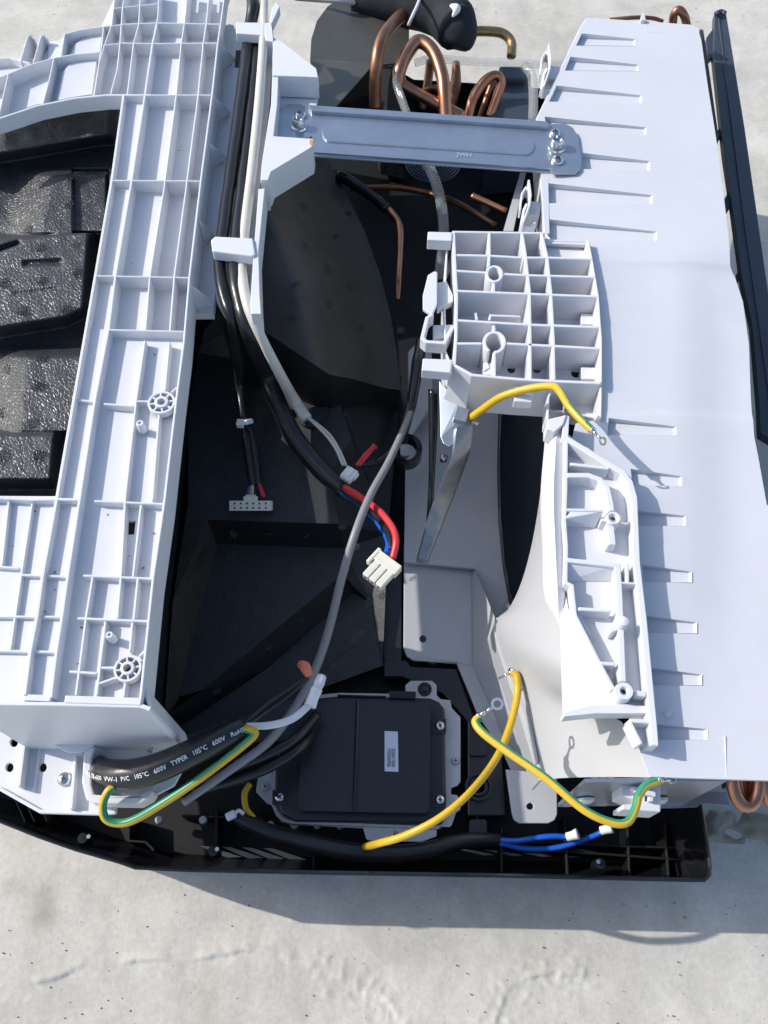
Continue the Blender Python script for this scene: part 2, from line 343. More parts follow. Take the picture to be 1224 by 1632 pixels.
    def h(x, y):
        z = .0016*noise.noise(Vector((x*3, y*3, 1)))+.0005*noise.noise(Vector((x*22, y*22, 3)))+.0003*noise.noise(Vector((x*70, y*70, 5)))
        p = Vector((x, y, 0))
        if y < .12 and abs(x) < .4:
            best = 1; side = 1
            for a_, b_ in segs:
                d = b_-a_; t = max(0, min(1, (p-a_).dot(d)/d.length_squared)); qq = a_+d*t; ds = (p-qq).length
                if ds < best: best = ds; side = 1 if d.cross(p-qq).z > 0 else -1
            wv = max(.15, .6+1.3*noise.noise(Vector((x*28, y*28, 9)))+.7*noise.noise(Vector((x*90, y*90, 2))))
            if side > 0: z += .0036*wv*.55*math.exp(-best/.006)*(1-math.exp(-best/.0005))
            else: z -= .0005*wv*math.exp(-best/.004)
            if 1 > best: z += .0017*max(0, noise.noise(Vector((x*190, y*190, 4))))*math.exp(-(best/.014)**2)*(1 if x > -.05 else .25)
        return z
    xs = [-30, -8, -3, -1.4]+[-.9+i*.01 for i in range(55)]+[-.35+i*.0017 for i in range(412)]+[.35+i*.01 for i in range(55)]+[1.4, 3, 8, 30]
    ys = [-20, -5, -1.5, -.6, -.3, -.15]+[-.08+i*.0015 for i in range(107)]+[.082+i*.004 for i in range(17)]+[.15+i*.012 for i in range(100)]+[1.5, 2, 3, 6, 14, 30]
    vs = [(x, y, h(x, y) if abs(x) < .95 and -.1 < y < 1.4 else 0) for y in ys for x in xs]; nx = len(xs)
    fs = [(j*nx+i, j*nx+i+1, (j+1)*nx+i+1, (j+1)*nx+i) for j in range(len(ys)-1) for i in range(nx-1)]
    me = bpy.data.meshes.new('concrete_floor'); me.from_pydata(vs, [], fs); me.materials.append(m); me.polygons.foreach_set('use_smooth', [True]*len(fs)); me.update()
    o = bpy.data.objects.new('concrete_floor', me); SC.collection.objects.link(o); o['kind'] = 'structure'
    return o
GR = ground()
GR['label'] = 'sunlit pale concrete roof slab with a raised crack'
# mortar patch and grit at the right of the casing
mp = mat('brown_dried_mortar', (.30, .265, .215), .9, bump=.8, bscale=160, var=.35, vscale=30)
vs = []; fs = []
NX, NY = 60, 20
for j in range(NY+1):
    for i in range(NX+1):
        x = 1120+i*3.2; y = 1278+j*3.2+.16*(x-1120); p = P(x, y, 0)
        e = min(1, min(i, NX-i)/4, min(j, NY-j)/5); nzv = noise.noise(p*40)+.5*noise.noise(p*120)
        p.z = -.0012+.007*sm(-.5, .3, nzv)*sm(0, 1, e); vs.append(p)
for j in range(NY):
    for i in range(NX): a = j*(NX+1)+i; fs.append((a, a+1, a+NX+2, a+NX+1))
tag(mk('mortar_patch', vs, fs, mp, None, smooth=True), 'rough brown mortar patch on the concrete right of the black casing', 'mortar')
vs = []; fs = []
for k in range(170):
    x = random.uniform(0, 1224); y = random.choice([random.uniform(1410, 1632), random.uniform(0, 60)]); p = P(x, y, .0006); s = random.uniform(.0003, .0010); b = len(vs)
    for q in range(4): a = q*pi/2+rnd(.6); vs.append(p+Vector((cos(a)*s, sin(a)*s*.7, 0)))
    vs.append(p+Vector((0, 0, s))); fs += [(b, b+1, b+4), (b+1, b+2, b+4), (b+2, b+3, b+4), (b+3, b, b+4)]
o = mk('loose_grit', vs, fs, mat('dark_grit', (.13, .11, .09), .9), None); tag(o, 'fine dark grit scattered over the pale concrete', 'grit', kind='stuff')
# ================================================================ BLACK CASING
cas = thing('black_casing', 'glossy black plastic casing lying open on the concrete and holding the other parts', 'casing', (640, 1390, 0))
ZR = .078
rimpts = [(-140, 1262), (-60, 1290), (0, 1312), (60, 1336), (120, 1357), (190, 1377), (215, 1386), (300, 1390), (500, 1394), (800, 1399), (1100, 1406), (1124, 1406), (1134, 1396), (1135, 1380), (1130, 1340), (1121, 1288), (1060, 900), (1000, 600), (940, 300), (905, 150), (876, 142), (748, 132), (662, 127), (540, 118), (400, 112), (260, 112), (60, 300), (-240, 700)]
rw = [P(x, y, ZR) for x, y in rimpts]
def inset(ps, d):
    out = []; n = len(ps)
    for i in range(n):
        a, p, b = ps[i-1], ps[i], ps[(i+1) % n]; t = ((p-a).normalized()+(b-p).normalized()).normalized(); out.append(Vector((p.x-t.y*d, p.y+t.x*d, p.z)))
    return out
s_ = 1
inn = inset(rw, .0026)
rings = [[Vector((v.x, v.y, .004)) for v in inset(rw, .022)], [Vector((v.x, v.y, .03)) for v in inset(rw, .008)], rw, inset([Vector((v.x, v.y, ZR+.0008)) for v in rw], .0012), inn, [Vector((v.x, v.y, .020)) for v in inset(rw, .006)], [Vector((v.x, v.y, .013)) for v in inset(rw, .014)]]
vs = [v for r in rings for v in r]; n = len(rw); fs = []
for j in range(len(rings)-1):
    for i in range(n): i2 = (i+1) % n; fs.append((j*n+i, j*n+i2, (j+1)*n+i2, (j+1)*n+i))
o = mk('rim_wall', vs, fs, 'blackg', cas); fixn(o); o.data.polygons.foreach_set('use_smooth', [True]*len(fs)); mod = o.modifiers.new('e', 'EDGE_SPLIT'); mod.split_angle = radians(35)
flr = rings[-1]; tr = tessellate_polygon([[Vector((v.x, v.y, 0)) for v in flr]])
o = mk('casing_floor', [Vector((v.x, v.y, .0125)) for v in flr]+[Vector((v.x, v.y, .006)) for v in flr], [tuple(t) for t in tr]+[tuple(i+n for i in reversed(t)) for t in tr]+[(i, (i+1) % n, (i+1) % n+n, i+n) for i in range(n)], 'floor', cas); fixn(o)
# moulded details on the casing floor: bosses, ribs, louvres, bright slots
for x in range(350, 1090, 36):
    pass
for i in range(9):                      # pale louvre slots left, seen through the grille
    x = 318+i*34 if i < 4 else 700+(i-4)*46
    y = 1352+(i % 4)*1.2
    if i < 4: pts = [(x, y-4), (x+16, y-3), (x+68, y+14), (x+44, y+15)]
    else: pts = [(x-10, y-7), (x+2, y-7), (x+88, y+10), (x+72, y+11)]
    prism('louvre_slot', pts, .0165, .013, mat('pale_slot_edge', (.42, .40, .36), .6) if i == 0 else bpy.data.materials['pale_slot_edge'], cas)
for x in (255, 325, 432, 470, 506, 542, 700):
    lathe('locating_peg', [(.0028, 0), (.0028, .004), (.0022, .0046), (.0001, .0047)], P(x if x > 300 else x-0, 1316 if x > 400 else 1308, .030), 'steel2', cas, 14)
for x, y in ((141, 1340), (950, 1380), (345, 1360)):
    lathe('spring_clip', [(.004, 0), (.004, .012), (.0034, .0135), (.0001, .0136)], P(x, y, .036), 'blackg', cas, 18)
    lathe('clip_pin', [(.0014, 0), (.0014, .003)], P(x+2, y-6, .05), 'tin', cas, 10)
for pts in ([(205, 1300), (205, 1340), (232, 1342), (246, 1356)], [(345, 1290), (345, 1352)], [(290, 1300), (420, 1304)], [(760, 1300), (770, 1340), (1100, 1352)], [(900, 1300), (905, 1395)], [(1000, 1300), (1004, 1398)], [(1060, 1310), (1066, 1396)], [(500, 1330), (500, 1388)], [(800, 1320), (800, 1390)], [(745, 1345), (1110, 1372)]):
    rib(pts, .034, .012, 'floor', cas, w=.0018)
for x in (40, 55, 75): rib([(x-20, 1265), (x, 1310)], .05, .012, 'blackg', cas, w=.0012)
for (x, y, r) in ((762, 1255, 20), (762, 1255, 13)): lathe('boss', [(r*.0005, 0), (r*.0005, .004), ((r-4)*.0005, .004), ((r-4)*.0005, 0)], P(x, y, .034), 'black', cas)
prism('inner_frame', [(612, 1052), (648, 1052), (655, 1062), (728, 1066), (762, 1160), (800, 1200), (806, 1300), (745, 1300), (745, 1150), (705, 1105), (640, 1078), (612, 1078)], .034, .012, 'black', cas, bev=.0012)
for x, y in ((762, 1190), (762, 1320)): prism('moulded_pad', rrect(x-14, y-14, x+14, y+14, 5), .0375, .0335, 'black', cas, bev=.0012)
prism('corner_rib', [(612, 900), (640, 900), (640, 1060), (612, 1060)], .03, .012, 'black', cas, bev=.001)
slab('corner_wall', [(595, 90, .10), (660, 127, .08), (662, 180, .05), (600, 200, .05), (530, 185, .06), (537, 168, .085)], .004, 'blackg', cas)
# ================================================================ RIGHT-HAND BLACK FOAM DUCT (interior)
fd = thing('foam_duct', 'dull black bead foam duct lining the casing between white frame and grey shroud', 'foam duct', (450, 800, .013))
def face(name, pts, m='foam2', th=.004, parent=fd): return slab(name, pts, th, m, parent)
# hump behind the cable guide
def hump_edge(y): return pl([(235, 520), (265, 528), (300, 548), (370, 582), (440, 607), (500, 622), (560, 632), (625, 640)], y)
def hump_low(x): return pl([(345, 488), (400, 512), (455, 548), (527, 597), (560, 603), (612, 618), (640, 622)], x)
def hump(x, y):
    t = sm(0, 150, hump_edge(min(y, 625))-x)
    z = .085+.112*t-.05*sm(430, 640, y)*t
    return z+.0010*noise.noise(Vector((x*.02, y*.02, 0)))
vs = []; fs = []; NU, NV = 60, 70
for j in range(NV+1):
    for i in range(NU+1):
        u = i/NU; v = j/NV
        yt = 235; xx = lerp(345, hump_edge(235+v*385), u); yb = hump_low(xx); y = yt+(yb-yt)*v; xx = lerp(345, hump_edge(min(y, 622)), u); z = hump(xx, y); vs.append(P(xx, y, z))
for j in range(NV):
    for i in range(NU): a = j*(NU+1)+i; fs.append((a, a+NU+1, a+NU+2, a+1))
mk('duct_hump', vs, fs, 'foam3', fd, smooth=True)
vs = []; fs = []
for i in range(NU+1):
    p = P(lerp(345, hump_edge(600), i/NU), hump_low(lerp(345, hump_edge(600), i/NU)), hump(lerp(345, hump_edge(600), i/NU), hump_low(lerp(345, hump_edge(600), i/NU))))
    vs += [p, Vector((p.x, p.y+.004, .05))]
for i in range(NU): fs.append((2*i, 2*i+2, 2*i+3, 2*i+1))
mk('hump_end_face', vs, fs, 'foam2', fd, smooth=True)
face('upper_panel', [(300, 560, .088), (355, 490, .07), (400, 512, .06), (527, 597, .094), (560, 700, .092), (522, 758, .090), (541, 835, .088), (330, 828, .088), (300, 800, .088)])
prism('panel_disc', circ(497, 655, 26, 28), .0955, .0925, 'foam2', fd, bev=.0004)
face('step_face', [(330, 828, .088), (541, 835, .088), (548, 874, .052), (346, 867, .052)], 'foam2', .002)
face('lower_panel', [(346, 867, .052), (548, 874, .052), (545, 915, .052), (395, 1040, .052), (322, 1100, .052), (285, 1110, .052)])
face('left_slope', [(300, 800, .088), (330, 828, .088), (346, 867, .0525), (284, 1112, .052), (262, 1140, .070), (275, 960, .086)], 'foam3')
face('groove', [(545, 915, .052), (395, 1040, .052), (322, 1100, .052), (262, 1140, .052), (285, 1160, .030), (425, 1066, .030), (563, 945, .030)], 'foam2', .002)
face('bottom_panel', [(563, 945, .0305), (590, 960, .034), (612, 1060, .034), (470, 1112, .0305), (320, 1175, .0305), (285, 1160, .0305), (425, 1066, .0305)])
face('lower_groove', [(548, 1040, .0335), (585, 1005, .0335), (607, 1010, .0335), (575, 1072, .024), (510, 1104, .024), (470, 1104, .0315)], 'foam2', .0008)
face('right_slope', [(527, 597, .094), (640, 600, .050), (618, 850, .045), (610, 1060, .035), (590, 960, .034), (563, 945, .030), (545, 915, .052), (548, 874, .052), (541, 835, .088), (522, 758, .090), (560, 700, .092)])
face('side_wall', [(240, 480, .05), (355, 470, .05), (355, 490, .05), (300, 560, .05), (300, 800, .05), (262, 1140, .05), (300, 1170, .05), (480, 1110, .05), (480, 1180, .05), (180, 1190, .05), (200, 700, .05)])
# vent marks: rosettes of tiny raised dots
def rosette_mesh():
    vs = []; fs = []
    pts = [(0, 0)]+[(r*cos(a+r), r*sin(a+r)) for r, n in ((.0014, 6), (.0027, 12), (.0038, 12)) for a in [2*pi*i/n for i in range(n)]]
    for (x, y) in pts:
        x += rnd(.0003); y += rnd(.0003); b = len(vs); s = .00058
        for q in range(5): a = 2*pi*q/5; vs.append((x+s*cos(a), y+s*sin(a), 0))
        vs.append((x, y, .0005)); fs += [(b+q, b+(q+1) % 5, b+5) for q in range(5)]
    me = bpy.data.meshes.new('vent_mark'); me.from_pydata(vs, [], fs); return me
RM = rosette_mesh(); RM.materials.append(M['mark'])
RM2 = rosette_mesh(); RM2.materials.append(M['dark'])
def rosette(x, y, z, parent, me=RM, tilt=None, s=1.):
    o = bpy.data.objects.new('vent_mark', me); SC.collection.objects.link(o); o.parent = parent; o.location = P(x, y, z)-wloc(parent); o.scale = (s, s, s)
    o.rotation_euler = (tilt or (0, 0, 0))[:2]+(rnd(3),) if tilt else (0, 0, rnd(3))
for x, y in ((482, 330), (532, 377), (485, 392), (520, 430), (472, 452), (555, 460), (522, 485), (465, 508), (555, 340), (425, 330), (575, 520)):
    rosette(x, y, hump(x, y)+.001, fd, RM2, (0, .3), 1.05)
for x, y in ((372, 520),): rosette(x, y, .07, fd)
for x, y, z in ((372, 850, .069), (430, 851, .069), (490, 852, .069)): rosette(x, y, z+.003, fd, RM, (.9, 0))
for x, y in ((368, 885), (415, 930), (470, 905), (505, 890), (440, 960), (370, 1000), (410, 975), (365, 950)): rosette(x, y, .0528, fd, RM)
for x, y in ((325, 883), (318, 945), (311, 1018), (302, 1078)): rosette(x, y, .0735, fd, RM2, (0, .5))
for x, y in ((542, 577), (550, 622), (547, 660), (545, 840), (567, 870), (588, 960), (576, 1008), (610, 950)): rosette(x, y, .088 if x < 560 else .07, fd, RM, (0, .4), .8)
for x, y in ((383, 1060), (425, 1030), (478, 984), (345, 1100), (565, 1020), (530, 1060)): rosette(x, y, .044, fd, RM, None, .8)
# ================================================================ LEFT FOAM BLOCK (seen through the frame opening)
FBODY = [(-120, 60), (-120, 1110), (205, 1112), (225, 985), (250, 800), (270, 640), (285, 520), (300, 440), (318, 288), (330, 151), (345, 60), (250, 60), (150, 100), (0, 140)]
fb = thing('foam_block', 'glossy black bead foam block filling the opening of the white frame', 'foam block', (70, 500, .10))
def fh(x, y):
    z = .162
    a_edge = pl([(-60, 262), (0, 250), (60, 240), (162, 222), (185, 222)], x)
    A = sm(a_edge+11, a_edge-9, y)*sm(190, 166, x)
    B = sm(262, 282, y)*sm(14, 78, x+.25*(y-330))*sm(378, 370, y)
    B2 = sm(272, 276, y)*sm(113, 118, x+.04*(y-300))*sm(175, 168, x)*sm(372, 368, y)
    ctop = pl([(-60, 384), (0, 378), (150, 362), (170, 362)], x); cbot = pl([(-60, 540), (0, 530), (105, 513), (140, 496)], x)
    C = sm(ctop-5, ctop+9, y)*sm(cbot+10, cbot-12, y)*sm(156, 132, x+.07*(y-440))
    D = sm(548, 572, y)*sm(-16, 42, x+.06*(y-600))*sm(696, 686, y)
    D2 = sm(556, 566, y)*sm(30, 38, x)*sm(144, 112, x+.16*(y-620))*0
    E = sm(680, 696, y)*sm(781, 761, y)*sm(97, 80, x+.08*(y-730))
    z = max(z, .162+.028*A, .162+.020*B, .162+(.014*B2 if B2 > 0 else 0), .162+.026*C, .162+.019*D, .162+.016*D2, .162+.027*E)
    if 116 < x < 175 and 270 < y < 372: z = .162+.015*B2
    g = sm(7, 2, abs(y-(420-(x-38)*.05)))*sm(34, 40, x)*sm(102, 96, x)*sm(15, 3, abs(y-417)); z -= .003*g
    g2 = sm(6, 2, abs(y-(395-(x-5)*.35)))*sm(-10, 0, x)*sm(36, 28, x); z -= .005*g2
    z -= .0012*sm(2.2, .6, abs(y-(468-(x-20)*.13)))*sm(20, 26, x)*sm(96, 90, x)
    z += .0006*noise.noise(Vector((x*.05, y*.05, 2)))
    return z
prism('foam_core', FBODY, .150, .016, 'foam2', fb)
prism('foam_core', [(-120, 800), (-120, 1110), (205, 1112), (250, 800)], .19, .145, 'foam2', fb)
field('foam_surface', -70, 215, 120, 830, 150, 340, None, fh, 'foam', fb)
for x, y in ((15, 214), (53, 204), (102, 200), (160, 188), (62, 394), (120, 388), (5, 450), (66, 446), (122, 434), (35, 495), (105, 493), (14, 588), (66, 570), (60, 614), (50, 672), (4, 658), (3, 725), (62, 725), (48, 365), (110, 325), (112, 281)):
    rosette(x, y, fh(x, y)+.0012, fb, RM2 if random.random() < .6 else RM, None, 1.15)
tv, tf = textmesh('>EPS-FR<', .0125, .0014)
o0 = P(124, 366, .174); ux = (P(138, 272, .174)-o0).normalized(); uy = Vector((-ux.y, ux.x, 0))
o = mk('moulded_lettering', [o0+ux*v.x*.72-uy*(.001)+uy*(v.y-.012)+Vector((0, 0, v.z+.0004)) for v in tv], tf, 'foam', fb)
# ================================================================ WHITE RIBBED FRAME (left)
fr = thing('ribbed_housing', 'long white ribbed plastic frame on the left surrounding the glossy foam block', 'plastic frame', (200, 700, .10))
ZF = .225
L0 = [(197, 151), (178, 287), (152, 439), (118, 635), (91, 791), (68, 916), (59, 982), (48, 1038), (39, 1108)]
L1 = [(250, 37), (243, 69), (231, 151), (210, 286), (184, 439), (173, 525), (151, 639), (127, 795), (108, 918), (99, 982), (90, 1038), (81, 1112)]
L4 = [(352, 36), (347, 68), (338, 151), (320, 288), (302, 440), (293, 545), (281, 637), (262, 800), (244, 922), (237, 988), (224, 1113)]
# floor slabs
prism('left_floor', [(173, 527), (151, 639), (127, 795), (108, 918), (90, 1038), (79, 1118), (-60, 1118), (-60, 790), (91, 791), (118, 635), (140, 520)], ZF-.0052, ZF-.0105, 'white', fr)
prism('lower_floor', [(173, 527), (292, 527), (283, 640), (263, 800), (245, 922), (226, 1120), (80, 1119), (90, 1038), (108, 918), (127, 795), (151, 639)], ZF-.0078, ZF-.010, 'white', fr, holes=[[(196, 830), (216, 830), (214, 852), (194, 852)]])
prism('upper_left_floor', [(197, 151), (232, 151), (210, 286), (184, 439), (170, 528), (140, 523), (152, 439), (178, 287)], ZF-.0065, ZF-.0085, 'white', fr)
prism('upper_middle_floor', [(233, 149), (283, 149), (262, 297), (238, 440), (233, 529), (172, 529), (184, 439), (210, 286)], ZF-.0115, ZF-.0135, 'white', fr)
prism('upper_right_floor', [(283, 20), (358, 20), (338, 151), (320, 288), (302, 440), (292, 529), (233, 529), (239, 440), (262, 297), (281, 151)], ZF-.0135, ZF-.018, 'white', fr)
prism('top_floor', [(-60, 190), (-60, 100), (60, 92), (100, 60), (160, 44), (181, 0), (185, -40), (300, -40), (283, 151), (197, 151), (170, 152), (60, 166), (0, 186)], ZF-.0115, ZF-.0135, 'white', fr)
prism('top_right_floor', [(283, -40), (380, -40), (357, 22), (281, 22)], ZF-.018, ZF-.02, 'white', fr)
R = lambda pts, z1=ZF, z0=None, w=.0014, **k: rib(pts, z1, z0 if z0 is not None else ZF-.019, 'white', fr, w=w, draft=.15, **k)
# opening edge
R(L0, w=.0022, z0=ZF-.016)
R([(-60, 204), (0, 188), (60, 168), (120, 156), (170, 151), (197, 151), (240, 151)], w=.0022, z0=ZF-.013)
R([(-60, 793), (0, 793), (50, 796), (91, 795), (127, 796)], w=.0018, z0=ZF-.02)
R(L1, w=.0019, z0=ZF-.014)
R(L4, w=.0016, z0=ZF-.024)
R([(275, 0), (281, 151), (262, 297), (239, 440), (232, 526)][1:], z0=ZF-.018)
R([(294, 37), (289, 68), (281, 151)], z0=ZF-.018)
R([(329, 37), (324, 68), (316, 151), (297, 297), (278, 440), (271, 526)], z0=ZF-.018)
for pts in ([(250, 36), (352, 38)], [(243, 69), (347, 68)], [(197, 151), (338, 151)], [(178, 287), (320, 288)], [(152, 439), (302, 442)], [(173, 525), (293, 528)]): R(pts)
# top block grid
for pts in ([(178, 39), (168, 67), (158, 100), (150, 151)], [(196, 5), (191, 70), (187, 110), (176, 151)], [(223, 5), (221, 39), (213, 68), (203, 151)], [(254, -20), (252, 20), (250, 37)],
            [(181, 13), (254, 5)], [(165, 42), (200, 38), (250, 36)], [(162, 72), (195, 68), (243, 69)], [(301, -30), (294, 37)], [(335, -30), (329, 37)], [(361, -30), (352, 36)], [(181, 13), (178, 39)], [(230, -30), (223, 5)], [(205, -30), (196, 6)], [(185, -30), (181, 13)]): R(pts, z0=ZF-.013)
# arcs at the upper left
R([(-60, 140), (0, 123), (48, 103), (86, 92), (120, 86), (156, 83)], w=.0018)
R([(103, 54), (130, 47), (165, 42)], w=.0016)
R([(103, 54), (97, 91)]); R([(86, 92), (79, 125), (68, 166)], z0=ZF-.0122); R([(13, 118), (0, 176), (-3, 190)], z0=ZF-.0122); R([(165, 42), (162, 72), (158, 100), (150, 152)], z0=ZF-.013)
R([(-60, 100), (15, 92), (48, 100)], z1=ZF-.004)
for x in (35, 56):                     # two rounded fins
    q = [(x-3, 100, ZF-.004), (x+4, 75, ZF-.001), (x+9, 58, ZF), (x+14, 55, ZF), (x+20, 62, ZF-.002)]
    rib(q, ZF, ZF-.03, 'white', fr, w=.0015, name='fin')
prism('tab', [(78, 66), (100, 64), (95, 92), (76, 95)], ZF-.008, ZF-.02, 'white', fr)
# curved infill in the two arc cells
prism('curved_web', [(112, 90), (118, 72), (130, 62), (150, 55), (163, 52), (158, 83), (130, 86)], ZF-.006, ZF-.0135, 'white', fr)
prism('curved_web', [(91, 160), (100, 115), (112, 100), (130, 92), (155, 87), (146, 150), (115, 155)], ZF-.006, ZF-.0135, 'white', fr)
# low ribs of the lower part
Z2 = ZF-.0022
def RL(pts, z=Z2, w=.0015): return rib(pts, z, ZF-.0095, 'white', fr, w=w, draft=.2, name='low_rib')
for pts in ([(231, 542), (217, 639), (200, 790), (193, 916)], [(270, 545), (263, 622)], [(254, 655), (243, 797)], [(225, 804), (212, 920)], [(193, 916), (187, 985)], [(220, 920), (213, 988)],
            [(211, 992), (207, 1038)], [(168, 990), (158, 1074), (154, 1108)], [(148, 918), (137, 985), (126, 1070), (121, 1108)], [(200, 1084), (197, 1110)],
            [(118, 636), (151, 640)], [(165, 643), (213, 647)], [(217, 639), (236, 639)], [(91, 797), (127, 797)], [(150, 798), (262, 803)], [(68, 917), (108, 919)], [(132, 917), (244, 922)], [(-40, 982), (99, 983)], [(123, 985), (237, 990)], [(-40, 1036), (90, 1039)], [(110, 1070), (155, 1073)],
            [(52, 797), (34, 916), (16, 1036)], [(14, 797), (3, 900)], [(-20, 902), (30, 905)], [(-20, 797), (-30, 900)], [(34, 916), (68, 917)],
            [(161, 1064), (186, 1064)], [(158, 1089), (188, 1079)], [(222, 1046), (232, 1036)], [(273, 625), (282, 617)]): RL(pts)
RL([(200, 1084), (197, 1110)])
for pts in ([(148, 918), (137, 985)],): pass
prism('end_strip', [(104, 1108), (226, 1112), (224, 1124), (102, 1120)], ZF+.0002, ZF-.012, 'white', fr, bev=.0005)
prism('end_strip', [(38, 1106), (82, 1108), (80, 1118), (36, 1116)], ZF-.0005, ZF-.012, 'white', fr, bev=.0005)
def boss(x, y, z, parent=fr, s=1., m='white'):
    c = P(x, y, z); k = pxm(x, y, z)*s
    o = lathe('screw_boss', [(22*k, -.005), (22*k, 0), (18.5*k, 0), (18.5*k, -.0045), (11.5*k, -.0045), (11*k, .0006), (6.5*k, .0008), (5.5*k, -.006), (.0001, -.006)], c, m, parent, 28)
    for i in range(8):
        a = 2*pi*i/8+.2; d = Vector((cos(a), sin(a), 0)); boxw('boss_web', c+d*15*k+Vector((0, 0, -.0023-.00005*(i % 2))), d, None, 8*k, 2.6*k, .0045, m, o)
    lathe('bore', [(5.6*k, 0), (.0001, 0)], c+Vector((0, 0, -.0052)), 'dark', o, 16)
    return o
boss(257, 641, ZF-.001); boss(203, 1065, ZF-.001)
for x, y, x2, y2 in ((222, 672, 228, 686), (175, 1010, 181, 1020)):
    a = P(x2, y2, ZF-.006); k = pxm(x2, y2, ZF)
    lathe('peg', [(7*k, 0), (6.4*k, .0075), (5.4*k, .0085), (3*k, .0085), (2.6*k, .0075), (.0001, .0075)], a, 'white', fr, 20)
# side flange toward the cables
prism('side_flange', [(352, 36, ZF-.024), (372, 40, ZF-.024), (385, 70), (378, 150), (372, 300), (352, 395), (343, 470), (340, 500), (302, 500), (302, 440), (320, 288), (338, 151)], ZF-.026, ZF-.032, 'white', fr)
for a, b in (((347, 68), (375, 92)), ((338, 151), (367, 178)), ((330, 224), (362, 250)), ((316, 350), (340, 370)), ((302, 452), (340, 480))):
    rib([(a[0], a[1], ZF-.001), (b[0], b[1], ZF-.022)], ZF, ZF-.03, 'white', fr, w=.0014, name='gusset')
# deep end wall + lower flange plate with screw
R([(-70, 1120), (100, 1122), (226, 1125), (240, 1130)], z1=ZF-.0005, z0=.118, w=.0022, name='end_wall')
rib([(231, 1098), (240, 1131)], ZF-.004, .122, 'white', fr, w=.0022, name='end_wall')
ZP = .122
ep = prism('end_plate', [(-70, 1190), (-70, 1230), (0, 1256), (64, 1293), (159, 1297), (185, 1295), (185, 1282), (222, 1282), (242, 1270), (277, 1252), (292, 1225), (286, 1192), (262, 1150), (240, 1130), (-70, 1130)], ZP, ZP-.003, 'white', fr, holes=[circ(22, 1183, 6.5, 14, 7.5), circ(15, 1223, 6.5, 14, 7.5), circ(68, 1223, 6.5, 14, 7.5), circ(73, 1184, 6.5, 14, 7.5), [(197, 1206), (245, 1206), (243, 1216), (197, 1216)]], bev=.0006)
for pts, z in (([(-70, 1232), (0, 1257), (64, 1293), (160, 1296), (184, 1294)], ZP+.0025), ([(41, 1166), (30, 1254)], ZP+.008), ([(0, 1163), (43, 1166)], ZP+.008), ([(120, 1203), (113, 1290)], ZP+.006), ([(53, 1262), (64, 1185)], ZP+.001), ([(251, 1160), (244, 1210)], ZP+.012)):
    rib(pts, z, ZP-.001, 'white', fr, w=.0022)
prism('cable_niche', [(152, 1190), (137, 1194), (133, 1202), (130, 1247), (137, 1275), (150, 1281), (220, 1282), (238, 1272), (244, 1262), (238, 1256), (222, 1268), (190, 1268), (150, 1266), (146, 1250), (146, 1210)], ZP+.014, ZP-.0005, 'white', fr, bev=.0012)
prism('niche_floor', [(150, 1200), (192, 1172), (240, 1200), (262, 1230), (240, 1266), (150, 1266)], ZP+.0014, ZP-.0002, 'white', fr)
prism('frosted_cover', [(76, 1152), (148, 1128), (150, 1150), (150, 1190), (128, 1200), (105, 1198), (72, 1180)], ZP+.014, ZP+.012, 'frost', fr, bev=.001)
screw(103, 1242, ZP, 11, fr)
# ================================================================ CABLE GUIDE
cg = thing('cable_guide', 'white cable guide with two hooked arms clamping black cables beside the ribbed frame', 'cable guide', (410, 250, .15))
ZC = .226
g = lambda n, pts, z1, z0, **k: prism(n, pts, z1, z0, 'white', cg, **k)
g('hook_arm', [(376, 35), (434, 36), (446, 10), (440, 2), (433, 14), (430, 30), (436, 66), (424, 64), (421, 56), (376, 53)], ZC, ZC-.008, bev=.0007)
g('rail', [(432, 56), (436, 66), (432, 165), (424, 216), (415, 290), (424, 290), (436, 216), (442, 165), (446, 66)], ZC-.002, ZC-.03, bev=.0004)
g('upper_wing', [(435, 64), (449, 66), (504, 109), (507, 123), (434, 120)], ZC-.0005, ZC-.020, bev=.0004)
g('lower_wing', [(424, 216), (499, 221), (497, 234), (432, 273), (427, 287), (415, 287), (417, 262)], ZC-.0005, ZC-.026, bev=.0004)
g('bar_seat', [(436, 120), (508, 124), (497, 240), (428, 240)], ZC-.0215, ZC-.03)
g('lower_rail', [(412, 301), (422, 300), (412, 400), (414, 470), (416, 500), (400, 500), (399, 480), (404, 405)], ZC-.001, ZC-.02, bev=.0004)
g('hook_arm', [(336, 382), (342, 377), (403, 380), (407, 405), (402, 408), (338, 400)], ZC+.001, ZC-.008, bev=.0009)
g('guide_base', [(338, 400), (345, 478), (358, 500), (416, 505), (413, 492), (396, 478), (404, 405)], ZC-.024, ZC-.03)
g('guide_tray', [(372, 60), (435, 64), (430, 165), (415, 290), (404, 400), (336, 400), (352, 300), (366, 180)], ZC-.025, ZC-.03)
prism('slot', [(376, 80), (388, 80), (386, 107), (374, 107)], ZC-.0245, ZC-.0255, 'dark', cg)
prism('rust_mark', [(494, 222), (499, 223), (498, 233), (495, 231), (493, 227)], ZC-.0002, ZC-.001, mat('rust_stain', (.50, .27, .15), .7), cg)
vs = []; fs = []
for x, y in ((87, 940), (60, 1033), (87, 912), (125, 1058), (55, 815), (206, 886), (245, 850), (208, 742), (171, 820), (72, 975), (20, 870), (246, 565), (228, 905), (130, 1000), (285, 240), (210, 420)):
    p = P(x, y, ZF-.0051 if x < 110 else ZF-.0076); t_ = .0004+random.random()*.0005; b_ = len(vs); a_ = rnd(3)
    vs += [p+Vector((cos(a_+q*1.57)*t_*(1.6 if q % 2 else .7), sin(a_+q*1.57)*t_*(1.6 if q % 2 else .7), 0)) for q in range(4)]+[p+Vector((0, 0, .0004))]; fs += [(b_+q, b_+(q+1) % 4, b_+4) for q in range(4)]
